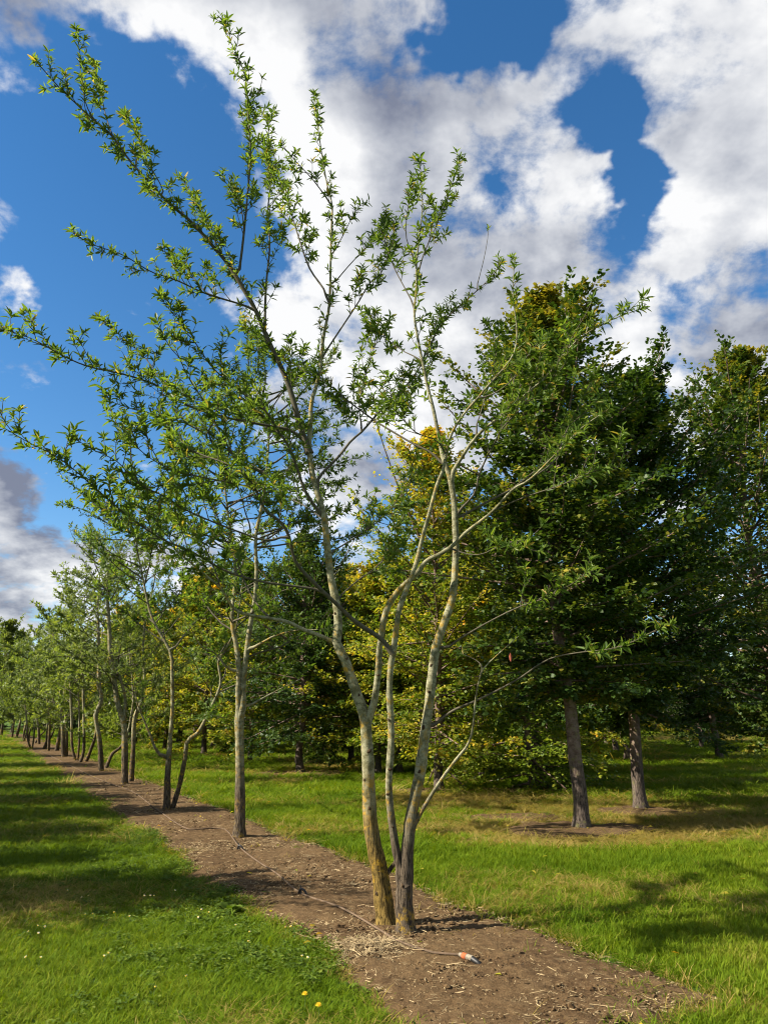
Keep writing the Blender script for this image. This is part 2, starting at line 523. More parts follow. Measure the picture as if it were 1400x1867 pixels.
def tubes(pts, rad, k=5, rough=0.0, seed=0):
    """pts (M,n,3), rad (M,n) -> verts, quads"""
    M_, n, _ = pts.shape
    tan = unit(np.gradient(pts, axis=1))
    mean = unit(tan.mean(1))
    ax = np.argmin(np.abs(mean), axis=1)
    ref = np.eye(3)[ax][:, None, :]
    a = unit(np.cross(tan, np.broadcast_to(ref, tan.shape)))
    b = np.cross(tan, a)
    th = np.arange(k) * 2 * np.pi / k
    r = rad[:, :, None]
    if rough:
        g = np.random.default_rng(seed)
        lob = g.normal(0, rough, (M_, n, k))
        lob = (lob + np.roll(lob, 1, 1) + np.roll(lob, -1, 1)) / 2
        r = r * (1 + lob)
    v = pts[:, :, None, :] + r[..., None] * (np.cos(th)[None, None, :, None] * a[:, :, None, :] + np.sin(th)[None, None, :, None] * b[:, :, None, :])
    idx = np.arange(M_ * n * k).reshape(M_, n, k)
    i0, i1 = idx[:, :-1], idx[:, 1:]
    f = np.stack((i0, np.roll(i0, -1, 2), np.roll(i1, -1, 2), i1), -1).reshape(-1, 4)
    return v.reshape(-1, 3), f


class Geo:
    """collects vertex and face arrays of one mesh"""
    def __init__(self):
        self.v, self.f, self.n = [], [], 0

    def add(self, v, f):
        self.v.append(v)
        self.f.append(f + self.n)
        self.n += len(v)
        return self

    def mesh(self, name, mat, origin, smooth=True):
        v = np.vstack(self.v)
        h = v[:, 2].copy()
        return np_mesh(name, v - np.asarray(origin), np.vstack(self.f), mat, smooth, vert_attr={'height': h})


# ------------------------------------------------------------------ oak leaf clusters
def leaf_arrays(n, g, length, width, detail):
    """n leaves in their own frame: along +x, normal +z; returns verts (n,m,3) and tri indices (t,3)"""
    L = g.uniform(*length, n)[:, None]
    W = g.uniform(*width, n)[:, None]
    if detail:
        prof = np.array([[0, 0, 0], [.38, .5, .10], [.38, -.5, .10], [.42, 0, 0], [.75, .34, .02], [.75, -.34, .02], [1, 0, -.10]])
        tri = np.array([[0, 3, 1], [0, 2, 3], [1, 3, 4], [3, 2, 5], [3, 5, 6], [4, 3, 6]])
    else:
        prof = np.array([[0, 0, 0], [.5, .5, .05], [.5, -.5, .05], [1, 0, -.06]])
        tri = np.array([[0, 2, 1], [1, 2, 3]])
    v = np.empty((n, len(prof), 3))
    v[:, :, 0] = prof[None, :, 0] * L
    v[:, :, 1] = prof[None, :, 1] * W
    v[:, :, 2] = prof[None, :, 2] * L
    return v, tri


def cluster_proto(seed, detail, nleaf, length=(.065, .115), width=(.016, .026), spread=.03):
    g = np.random.default_rng(seed)
    v, tri = leaf_arrays(nleaf, g, length, width, detail)
    az = np.arange(nleaf) * 2.4 + g.uniform(-.4, .4, nleaf)
    el = g.uniform(math.radians(24), math.radians(88), nleaf)     # away from the shoot axis +z
    roll = g.uniform(-.6, .6, nleaf)
    dx = np.stack((np.cos(az) * np.sin(el), np.sin(az) * np.sin(el), np.cos(el)), 1)
    up = np.stack((-np.cos(az) * np.cos(el), -np.sin(az) * np.cos(el), np.sin(el)), 1)
    dy = np.cross(up, dx)
    dy2 = dy * np.cos(roll)[:, None] + up * np.sin(roll)[:, None]
    up2 = np.cross(dx, dy2)
    base = np.stack((np.zeros(nleaf), np.zeros(nleaf), g.uniform(-spread, spread, nleaf)), 1)
    w = base[:, None] + v[:, :, :1] * dx[:, None] + v[:, :, 1:2] * dy2[:, None] + v[:, :, 2:] * up2[:, None]
    m = v.shape[1]
    f = (tri[None] + (np.arange(nleaf) * m)[:, None, None]).reshape(-1, 3)
    tint = np.repeat(np.clip(g.normal(.42, .17, nleaf), 0, 1), len(tri))
    return w.reshape(-1, 3), f, tint


CL_HI = [cluster_proto(100 + i, True, (4, 7, 5, 9, 6, 8, 5, 7, 10, 6, 4, 8)[i], length=(.055, .10), spread=(.015, .03, .02, .015, .04, .025, .05, .015, .015, .03, .035, .02)[i]) for i in range(12)]
CL_LO = [cluster_proto(200 + i, False, 6 + i % 2, (.07, .12), (.022, .034)) for i in range(6)]
CL_FAR = [cluster_proto(300 + i, False, 5, (.12, .2), (.045, .07)) for i in range(5)]


def frames(axis, g):
    """rotation matrices with +z along axis, random roll"""
    a = unit(axis)
    r = g.normal(0, 1, a.shape)
    x = unit(np.cross(a, r))
    y = np.cross(a, x)
    return np.stack((x, y, a), -1)


def merge_clusters(pos, axis, scale, protos, g, origin, name, mat, tint_bias=None):
    n = len(pos)
    R = frames(axis, g)
    pid = g.integers(0, len(protos), n)
    V, F, T = [], [], []
    off = 0
    for i, (pv, pf, pt) in enumerate(protos):
        s = np.nonzero(pid == i)[0]
        if not len(s):
            continue
        v = np.einsum('nij,mj->nmi', R[s], pv) * scale[s][:, None, None] + (pos[s] - origin)[:, None]
        f = pf[None] + (np.arange(len(s)) * len(pv))[:, None, None] + off
        t = pt[None] + g.normal(0, .13, len(s))[:, None] + (tint_bias[s][:, None] if tint_bias is not None else 0)
        V.append(v.reshape(-1, 3))
        F.append(f.reshape(-1, 3))
        T.append(np.clip(t, 0, 1).ravel())
        off += len(s) * len(pv)
    return np_mesh(name, np.vstack(V), np.vstack(F), mat, False, face_attr={'tint': np.concatenate(T)})


def side_twigs(P, g, t0, step, lmin, lmax, rise=0.25, taper=0.5):
    """short shoots off a branch polyline P -> list of (4,3) arrays and t"""
    seg = np.linalg.norm(np.diff(P, axis=0), axis=1)
    s = np.r_[0, np.cumsum(seg)]
    L = s[-1]
    out = []
    u = t0 * L
    while u < L * 0.98:
        u += step * g.uniform(.5, 1.5)
        if u >= L:
            break
        p = np.array([np.interp(u, s, P[:, k]) for k in range(3)])
        i = min(max(np.searchsorted(s, u) - 1, 0), len(P) - 2)
        tan = unit(P[i + 1] - P[i])
        perp = unit(np.cross(tan, g.normal(0, 1, 3)))
        ang = g.uniform(.45, 1.1)
        d = unit(tan * math.cos(ang) + perp * math.sin(ang) + np.array((0, 0, rise * g.uniform(.2, 1.2))))
        ln = g.uniform(lmin, lmax) * (1 - taper * u / L)
        bend = unit(d + np.array((0, 0, .35)) + g.normal(0, .18, 3))
        out.append(np.array((p, p + d * ln * .33, p + d * ln * .5 + bend * ln * .17, p + d * ln * .5 + bend * ln * .5)))
    return out


def cluster_points(P, g, t0, spacing):
    seg = np.linalg.norm(np.diff(P, axis=0), axis=1)
    s = np.r_[0, np.cumsum(seg)]
    L = s[-1]
    u = np.arange(t0 * L, L, spacing)
    u = np.clip(u + g.uniform(-.3, .3, len(u)) * spacing, 0, L)
    u = np.r_[u, L]
    p = np.stack([np.interp(u, s, P[:, k]) for k in range(3)], 1)
    i = np.clip(np.searchsorted(s, u) - 1, 0, len(P) - 2)
    a = unit(P[i + 1] - P[i])
    return p, a


# ------------------------------------------------------------------ ground
ROW_O = gnd(735, 1705)                       # foot of the front tree
ROW_D = np.array((-0.515, 1.0, 0.0))
ROW_D /= np.linalg.norm(ROW_D)
ROW_N = np.array((ROW_D[1], -ROW_D[0], 0.0))  # to the right of the row


def row_uv(x, y):
    dx, dy = x - ROW_O[0], y - ROW_O[1]
    return dx * ROW_D[0] + dy * ROW_D[1], dx * ROW_N[0] + dy * ROW_N[1]


def wob(u, a, ph):
    return a * (0.5 * np.sin(u * 1.3 + ph) + 0.3 * np.sin(u * 3.1 + 2 * ph) + 0.2 * np.sin(u * 7.3 + 3 * ph) + .15 * np.sin(u * 17.1 + ph))


vl = np.mean([row_uv(*gnd(*p)[:2])[1] for p in ((170, 1440), (290, 1540), (380, 1620), (540, 1722), (640, 1800))])
vr = np.mean([row_uv(*gnd(*p)[:2])[1] for p in ((250, 1410), (400, 1482), (560, 1542), (780, 1622), (960, 1700), (1130, 1770))])
U_END = row_uv(*gnd(960, 1925)[:2])[0]       # near end of the bare strip


def edge_l(u):
    return vl + wob(u, .14, 1.0)


def edge_r(u):
    return vr + wob(u, .14, 4.2)


PATCHES = [(1040, 1514, 1.25, .85), (1180, 1482, .95, .7), (545, 1411, 1.6, 1.3), (585, 1392, 1.2, 1.2), (920, 1492, .9, .45), (370, 1378, 1.2, .6), (1310, 1384, 1.3, .6), (800, 1443, 1.0, .5), (968, 1442, 1.0, .5)]
PATCH_W = [(gnd(a, b), rx, ry) for a, b, rx, ry in PATCHES]


def patch_edge(x, y):
    return noise2(x, y, 41, 4, 3.5) * .30 - .05


def bare(x, y):
    """how far inside bare soil a spot is: >0 soil, metres"""
    u, v = row_uv(x, y)
    m = np.minimum(v - edge_l(u), edge_r(u) - v)
    m = np.minimum(m, (u - U_END + wob(v, .3, 2.0)) * .8)
    for c, rx, ry in PATCH_W:
        q = 1 - np.sqrt(((x - c[0]) / rx) ** 2 + ((y - c[1]) / ry) ** 2) + patch_edge(x, y)
        m = np.maximum(m, q * ry)
    return m


def noise2(x, y, seed, oct=4, base=1.0):
    """cheap value noise by sines"""
    g = np.random.default_rng(seed)
    out = 0
    amp = 1.0
    f = base
    for _ in range(oct):
        for _k in range(3):
            a = g.uniform(0, 6.28)
            out = out + amp * np.sin((x * math.cos(a) + y * math.sin(a)) * f * g.uniform(.8, 1.3) + g.uniform(0, 6.28)) / 3
        amp *= .55
        f *= 2.1
    return out


def build_ground():
    S = 900.0
    me = np_mesh('ground', np.array([(-S, -S, 0), (S, -S, 0), (S, S, 0), (-S, S, 0)]), np.array([[0, 1, 2, 3]]), M['turf'])
    link('ground', me, kind='structure', label='green turf of the tree nursery')

    def sheet(name, us, vs, zfun, lab):
        U, V = np.meshgrid(us, vs, indexing='ij')
        X = ROW_O[0] + U * ROW_D[0] + V * ROW_N[0]
        Y = ROW_O[1] + U * ROW_D[1] + V * ROW_N[1]
        Z = zfun(U, V, X, Y)
        idx = np.arange(U.size).reshape(U.shape)
        f = np.stack((idx[:-1, :-1], idx[:-1, 1:], idx[1:, 1:], idx[1:, :-1]), -1).reshape(-1, 4)[:, ::-1]
        me = np_mesh(name, np.stack((X, Y, Z), -1).reshape(-1, 3), f, M['soil'], True)
        return link(name, me, kind='structure', label=lab)

    def z_strip(U, V, X, Y):
        e = np.minimum(V - edge_l(U), edge_r(U) - V)
        e = np.minimum(e, (U - U_END + wob(V, .3, 2.0)) * .8)
        near = np.clip(1.4 - U / 14, .15, 1)
        lump = noise2(X, Y, 5, 3, 4.0) * .010 + noise2(X, Y, 6, 3, 22.0) * .006 * near + RNG.normal(0, .0035, X.shape) * near
        return np.clip(e * .25, -.05, .035) + .006 + lump * np.clip(e * 6, 0, 1)
    near_u = np.arange(U_END - .5, 7, .022)
    far_u = np.concatenate((np.arange(7, 20, .09), np.arange(20, 62, .4)))
    sheet('soil_strip', np.concatenate((near_u, far_u)), np.arange(vl - .3, vr + .3, .022), z_strip, 'bare brown soil strip along the row of young trees')
    for i, (c, rx, ry) in enumerate(PATCH_W):
        n, k = 44, 90
        R, T = np.meshgrid(np.linspace(0, 1.5, n), np.arange(k) * 2 * np.pi / k, indexing='ij')
        X = c[0] + R * rx * np.cos(T)
        Y = c[1] + R * ry * np.sin(T)
        q = 1 - R + patch_edge(X, Y)
        Z = np.clip(q * .12, -.04, .04) + .004 + noise2(X, Y, 9, 4, 9.0) * .012 + RNG.normal(0, .004, X.shape)
        idx = np.arange(n * k).reshape(n, k)
        f = np.stack((idx[:-1], np.roll(idx[:-1], -1, 1), np.roll(idx[1:], -1, 1), idx[1:]), -1).reshape(-1, 4)[:, ::-1]
        me = np_mesh('soil_patch', np.stack((X, Y, Z), -1).reshape(-1, 3), f, M['soil'], True)
        link('soil_patch', me, kind='structure', label='bare soil patch around a tree foot')


build_ground()


# ------------------------------------------------------------------ grass
def blade_tuft(seed, n, h, rad, width, lean, flat=False):
    g = np.random.default_rng(seed)
    V, F, T = [], [], []
    for i in range(n):
        a = g.uniform(0, 6.283)
        r = rad * math.sqrt(g.uniform(0, 1))
        p = np.array((math.cos(a) * r, math.sin(a) * r, -.005))
        b = g.uniform(0, 6.283)
        out = np.array((math.cos(b), math.sin(b), 0))
        H = h * g.uniform(.5, 1.15)
        ln = lean * g.uniform(.3, 1.6) * H
        side = np.array((-out[1], out[0], 0)) * width * g.uniform(.7, 1.3) / 2
        mid = p + out * ln * .3 + np.array((0, 0, H * .55))
        m2 = p + out * ln * .7 + np.array((0, 0, H * .88))
        tip = p + out * ln * 1.15 + np.array((0, 0, H * (1.0 if ln < H * .8 else .86)))
        o = len(V) * 1
        base = sum(len(q) for q in V)
        V.append(np.array((p - side, p + side, mid + side * .9, mid - side * .9, m2 + side * .6, m2 - side * .6, tip)))
        F += [(base, base + 1, base + 2), (base, base + 2, base + 3), (base + 3, base + 2, base + 4), (base + 3, base + 4, base + 5), (base + 5, base + 4, base + 6)]
        T += [g.uniform(0, 1)] * 5
    return np.vstack(V), np.array(F), np.array(T)


def proto_collection(name, meshes):
    c = bpy.data.collections.new(name)
    for i, me in enumerate(meshes):
        c.objects.link(bpy.data.objects.new(name + '_%02d' % i, me))
    return c


def scatter(name, pts, rot, scl, nproto, coll, **props):
    me = bpy.data.meshes.new(name)
    me.vertices.add(len(pts))
    me.vertices.foreach_set('co', np.ascontiguousarray(pts, dtype=np.float32).ravel())
    a = me.attributes.new('rot', 'FLOAT_VECTOR', 'POINT')
    a.data.foreach_set('vector', np.ascontiguousarray(rot, dtype=np.float32).ravel())
    a = me.attributes.new('scl', 'FLOAT_VECTOR', 'POINT')
    a.data.foreach_set('vector', np.ascontiguousarray(scl, dtype=np.float32).ravel())
    a = me.attributes.new('idx', 'INT', 'POINT')
    a.data.foreach_set('value', RNG.integers(0, nproto, len(pts)).astype(np.int32))
    o = link(name, me, **props)
    ng = bpy.data.node_groups.new(name, 'GeometryNodeTree')
    ng.interface.new_socket('Geometry', in_out='INPUT', socket_type='NodeSocketGeometry')
    ng.interface.new_socket('Geometry', in_out='OUTPUT', socket_type='NodeSocketGeometry')
    N = ng.nodes
    gi, go = N.new('NodeGroupInput'), N.new('NodeGroupOutput')
    ci = N.new('GeometryNodeCollectionInfo')
    ci.inputs['Collection'].default_value = coll
    ci.inputs['Separate Children'].default_value = True
    ci.inputs['Reset Children'].default_value = True
    ip = N.new('GeometryNodeInstanceOnPoints')
    ip.inputs['Pick Instance'].default_value = True

    def attr(nm, typ):
        n = N.new('GeometryNodeInputNamedAttribute')
        n.data_type = typ
        n.inputs['Name'].default_value = nm
        return n.outputs['Attribute']
    L = ng.links
    L.new(gi.outputs[0], ip.inputs['Points'])
    L.new(ci.outputs[0], ip.inputs['Instance'])
    L.new(attr('idx', 'INT'), ip.inputs['Instance Index'])
    L.new(attr('rot', 'FLOAT_VECTOR'), ip.inputs['Rotation'])
    L.new(attr('scl', 'FLOAT_VECTOR'), ip.inputs['Scale'])
    L.new(ip.outputs[0], go.inputs[0])
    md = o.modifiers.new('scatter', 'NODES')
    md.node_group = ng
    return o


def spots(y0, y1, density, lean=1.4):
    """random ground spots seen by the camera between two distances (with a margin)"""
    xm = .50 * y1 + lean
    n = int(density * (y1 - y0) * 2 * xm)
    x = RNG.uniform(-xm, xm, n)
    y = RNG.uniform(y0, y1, n)
    k = np.abs(x) < .50 * y + lean
    return x[k], y[k]


def dryness(x, y):
    d = np.zeros_like(x)
    for px, py, rx, ry in ((1060, 1508, 3.2, 1.5), (1220, 1485, 3.4, 1.7), (960, 1478, 2.6, 1.5), (860, 1458, 2.0, 1.4), (1380, 1500, 2.4, 1.2), (1270, 1350, 6, 3), (600, 1400, 1.8, 1.2), (1400, 1345, 6, 3), (470, 1412, 1.2, .6), (1130, 1530, 2.2, 1.0), (1000, 1540, 1.4, .5)):
        c = gnd(px, py)
        d = np.maximum(d, 1.15 - np.sqrt(((x - c[0]) / rx) ** 2 + ((y - c[1]) / ry) ** 2))
    return np.clip(d + noise2(x, y, 33, 4, 1.5) * .35, 0, 1)


def build_grass():
    bands = [(4.0, 6.5, 760, 1.0, .9), (6.5, 9.5, 460, 1.15, .9), (9.5, 15, 210, 1.7, 1.0), (15, 25, 65, 3.0, 1.2), (25, 45, 20, 5.0, 1.35), (45, 80, 5, 9.0, 1.6)]
    X, Y, SX, SZ = [], [], [], []
    for y0, y1, dn, sx, sz in bands:
        x, y = spots(y0, y1, dn)
        X.append(x); Y.append(y)
        SX.append(np.full(len(x), sx)); SZ.append(np.full(len(x), sz))
    X, Y, SX, SZ = map(np.concatenate, (X, Y, SX, SZ))
    b = bare(X, Y)
    u, v = row_uv(X, Y)
    ok = b < RNG.normal(-.01, .045, len(b))
    # a few stray tufts on the soil near its edge and at the near end of the strip
    stray = (b >= 0) & (RNG.uniform(0, 1, len(b)) < np.where(v > vr + .3, .16, np.clip(.10 - b * .35, 0.0015, .1))) & (Y < 30)
    ok |= stray
    ok |= (u < U_END + .45) & (noise2(X, Y, 51, 3, 5) > .55)
    X, Y, SX, SZ, b, v, u = (a[ok] for a in (X, Y, SX, SZ, b, v, u))
    dry = dryness(X, Y)
    edge = np.clip(1 + b / .12, 0, 1) * .45
    isdry = RNG.uniform(0, 1, len(X)) < np.clip(np.maximum(dry * 1.25, edge), 0, .95)
    left = v < (vl + vr) / 2
    hmul = np.where(left, .70, 1.0) * (1 + .22 * noise2(X, Y, 71, 3, 2.2)) * np.where(isdry, .65, 1) * (1 - .45 * dry)
    rot = np.stack((RNG.normal(0, .12, len(X)), RNG.normal(0, .12, len(X)), RNG.uniform(0, 6.283, len(X))), 1)
    s = RNG.uniform(.75, 1.3, len(X))
    scl = np.stack((SX * s, SX * s, SZ * s * hmul), 1)
    pts = np.stack((X, Y, np.zeros(len(X))), 1)
    for nm, sel, mat, h, lab in (('lawn_grass', left & ~isdry, M['grass'], .078, 'short green mown grass beside the soil strip'),
                                 ('meadow_grass', ~left & ~isdry, M['grass'], .082, 'longer bright green grass between the tree rows'),
                                 ('dry_grass', isdry, M['dry_grass'], .11, 'yellowed dry grass around tree feet and soil edges')):
        ms = []
        for i in range(8):
            V, F, T = blade_tuft(500 + i, 15, h, .045, .0042, .75 if nm != 'dry_grass' else 1.0)
            ms.append(np_mesh(nm, V, F, mat, True, face_attr={'tint': T}))
        scatter(nm, pts[sel], rot[sel], scl[sel], 8, proto_collection(nm + '_tufts', ms), kind='stuff', label=lab, category='grass')
    return len(X)


def build_clover():
    # small broad-leaved ground cover in the lawn near the soil
    ms = []
    for i in range(5):
        g = np.random.default_rng(800 + i)
        n = 16
        v, tri = leaf_arrays(n, g, (.016, .032), (.013, .024), True)
        az = g.uniform(0, 6.283, n)
        r = .05 * np.sqrt(g.uniform(0, 1, n))
        z = g.uniform(.015, .05, n)
        tilt = g.normal(.1, .35, n)
        dx = np.stack((np.cos(az) * np.cos(tilt), np.sin(az) * np.cos(tilt), np.sin(tilt)), 1)
        dy = np.stack((-np.sin(az), np.cos(az), np.zeros(n)), 1)
        up = np.cross(dx, dy)
        az2 = g.uniform(0, 6.283, n)
        base = np.stack((np.cos(az2) * r, np.sin(az2) * r, z), 1)
        w = base[:, None] + v[:, :, :1] * dx[:, None] + v[:, :, 1:2] * dy[:, None] + v[:, :, 2:] * up[:, None]
        f = (tri[None] + (np.arange(n) * v.shape[1])[:, None, None]).reshape(-1, 3)
        ms.append(np_mesh('clover', w.reshape(-1, 3), f, M['clover'], False, face_attr={'tint': np.repeat(g.uniform(0, 1, n), len(tri))}))
    x, y = spots(4.0, 12, 260)
    u, v = row_uv(x, y)
    d = vl - v                                          # distance left of the strip
    keep = (bare(x, y) < .05) & (d > -.25) & (RNG.uniform(0, 1, len(x)) < np.clip(.75 - d * .45, .05, .7) * (noise2(x, y, 61, 3, 3) > -.1))
    x, y = x[keep], y[keep]
    n = len(x)
    s = RNG.uniform(.7, 1.4, n)
    scatter('clover', np.stack((x, y, np.zeros(n)), 1), np.stack((np.zeros(n), np.zeros(n), RNG.uniform(0, 6.28, n)), 1), np.stack((s, s, s), 1), 5,
            proto_collection('clover_leaves', ms), kind='stuff', label='small round-leaved clover in the lawn along the soil edge', category='clover')


def build_litter():
    # straw lying on the soil
    n = 22000
    u = np.concatenate((RNG.uniform(U_END, 5, n // 2), RNG.uniform(3, 16, n - n // 2)))
    v = RNG.uniform(vl, vr, n)
    # thicker heap in front of the front tree
    c = gnd(672, 1742)
    hx = RNG.normal(c[0], .20, 900)
    hy = RNG.normal(c[1], .14, 900)
    pc = [(RNG.normal(c_[0], rx, 700), RNG.normal(c_[1], ry, 700)) for c_, rx, ry in PATCH_W[:5]]
    x = np.r_[ROW_O[0] + u * ROW_D[0] + v * ROW_N[0], hx, np.concatenate([a_ for a_, _ in pc])]
    y = np.r_[ROW_O[1] + u * ROW_D[1] + v * ROW_N[1], hy, np.concatenate([b_ for _, b_ in pc])]
    k = bare(x, y) > -.03
    x, y = x[k], y[k]
    n = len(x)
    ang = RNG.uniform(0, 6.283, n)
    L = RNG.gamma(1.5, .016, n) + .008
    heap = np.exp(-((x - c[0]) / .3) ** 2 - ((y - c[1]) / .22) ** 2)
    L = L * (1 + heap)
    W = RNG.uniform(.0012, .003, n)
    z = .040 + heap * RNG.uniform(0, .05, n) + RNG.normal(0, .004, n)
    tilt = RNG.normal(0, .12 + .25 * heap, n)
    d = np.stack((np.cos(ang) * np.cos(tilt), np.sin(ang) * np.cos(tilt), np.sin(tilt)), 1)
    s = np.stack((-np.sin(ang), np.cos(ang), RNG.normal(0, .4, n)), 1) * W[:, None]
    p = np.stack((x, y, z), 1)
    V = np.stack((p - s, p + s, p + d * L[:, None] + s * .6, p + d * L[:, None] - s * .6), 1).reshape(-1, 3)
    F = np.arange(n * 4).reshape(-1, 4)
    link('straw_litter', np_mesh('straw_litter', V, F, M['straw']), kind='stuff', label='dry straw bits scattered over the soil strip', category='straw')
    # clods
    n = 5200
    u = np.concatenate((RNG.uniform(U_END, 4, 3500), RNG.uniform(4, 14, n - 3500)))
    v = RNG.uniform(vl, vr, n)
    x = ROW_O[0] + u * ROW_D[0] + v * ROW_N[0]
    y = ROW_O[1] + u * ROW_D[1] + v * ROW_N[1]
    k = (bare(x, y) > .03) & (noise2(x, y, 91, 3, 3) > -.35)
    x, y = x[k], y[k]
    n = len(x)
    t = (1 + 5 ** .5) / 2
    ico = unit(np.array([(-1, t, 0), (1, t, 0), (-1, -t, 0), (1, -t, 0), (0, -1, t), (0, 1, t), (0, -1, -t), (0, 1, -t), (t, 0, -1), (t, 0, 1), (-t, 0, -1), (-t, 0, 1)], float))
    tri = np.array([(0, 11, 5), (0, 5, 1), (0, 1, 7), (0, 7, 10), (0, 10, 11), (1, 5, 9), (5, 11, 4), (11, 10, 2), (10, 7, 6), (7, 1, 8), (3, 9, 4), (3, 4, 2), (3, 2, 6), (3, 6, 8), (3, 8, 9), (4, 9, 5), (2, 4, 11), (6, 2, 10), (8, 6, 7), (9, 8, 1)])
    r = np.clip(RNG.gamma(1.6, .0036, n) + .003, 0, .028)
    V = ico[None] * (1 + RNG.normal(0, .22, (n, 12)))[..., None] * r[:, None, None] * np.array((1.2, 1.2, .7)) + np.stack((x, y, np.full(n, .04)), 1)[:, None]
    F = (tri[None] + (np.arange(n) * 12)[:, None, None]).reshape(-1, 3)
    link('soil_clods', np_mesh('soil_clods', V.reshape(-1, 3), F, M['soil']), kind='stuff', label='small crumbled clods on the soil strip', category='soil')


build_grass()
build_clover()
build_litter()


# ------------------------------------------------------------------ the front oak, traced branch by branch
def pix_widths(P, w):
    return np.array([w_ / 2 * axial(p) / FPX for p, w_ in zip(P, w)])


class Limb:
    def __init__(self, px, P, rad):
        self.px, self.P, self.rad = px, P, rad


def trace(pts, w0, w1, dy, limbs, Y0=None, n=None, base_flare=False, wig=.05, seed=0):
    """a limb drawn through photograph pixels; it leaves its parent at the parent's distance and swings dy metres back (+) or forward (-)"""
    g = np.random.default_rng(seed + 17)
    a = np.array(pts, float)
    L = np.linalg.norm(np.diff(a, axis=0), axis=1).sum()
    n = n or int(np.clip(L / 14, 8, 46))
    px = resample(a, n)
    t = np.linspace(0, 1, n)
    snap = par = None
    if Y0 is None:
        best = 1e9
        for lb in limbs:
            d = np.linalg.norm(lb.px - a[0], axis=1)
            i = int(d.argmin())
            if d[i] < best:
                best, snap, par = d[i], lb.P[i], lb
        Y0 = snap[1]
    Y = Y0 + dy * t ** 1.15 + wig * np.sin(t * 7 + g.uniform(0, 6)) * t
    P = np.array([at(x, y, yy) for (x, y), yy in zip(px, Y)])
    if snap is not None:
        P[0] = snap
    if isinstance(w0, dict):                                   # width given by height in the picture
        ky = sorted(w0)
        w = np.interp(px[:, 1], ky, [w0[k] for k in ky])
    elif isinstance(w0, (list, tuple)):
        w = np.interp(t, np.linspace(0, 1, len(w0)), w0)
    else:
        w = w0 + (w1 - w0) * t ** .85
    w = w * (1 + g.normal(0, .035, n))
    rad = np.maximum(pix_widths(P, w), .0022)
    if snap is not None:                                       # collar where it leaves its parent
        rad[0] *= 1.55
        rad[1] *= 1.18
    lb = Limb(px, P, rad)
    lb.parent = par
    limbs.append(lb)
    return lb


def limb_mesh(lb, origin, sides, name, mat, twigs=(), rough=.05, seed=0):
    ge = Geo()
    v, f = tubes(lb.P[None], lb.rad[None], sides, rough, seed)
    ge.add(v, f)
    if len(twigs):
        T = np.array(twigs)
        r0 = np.full(len(T), .0032)
        r = r0[:, None] * np.array((1.3, 1.0, .8, .5))[None]
        v, f = tubes(T, r, 4)
        ge.add(v, f)
    return ge.mesh(name, mat, origin)


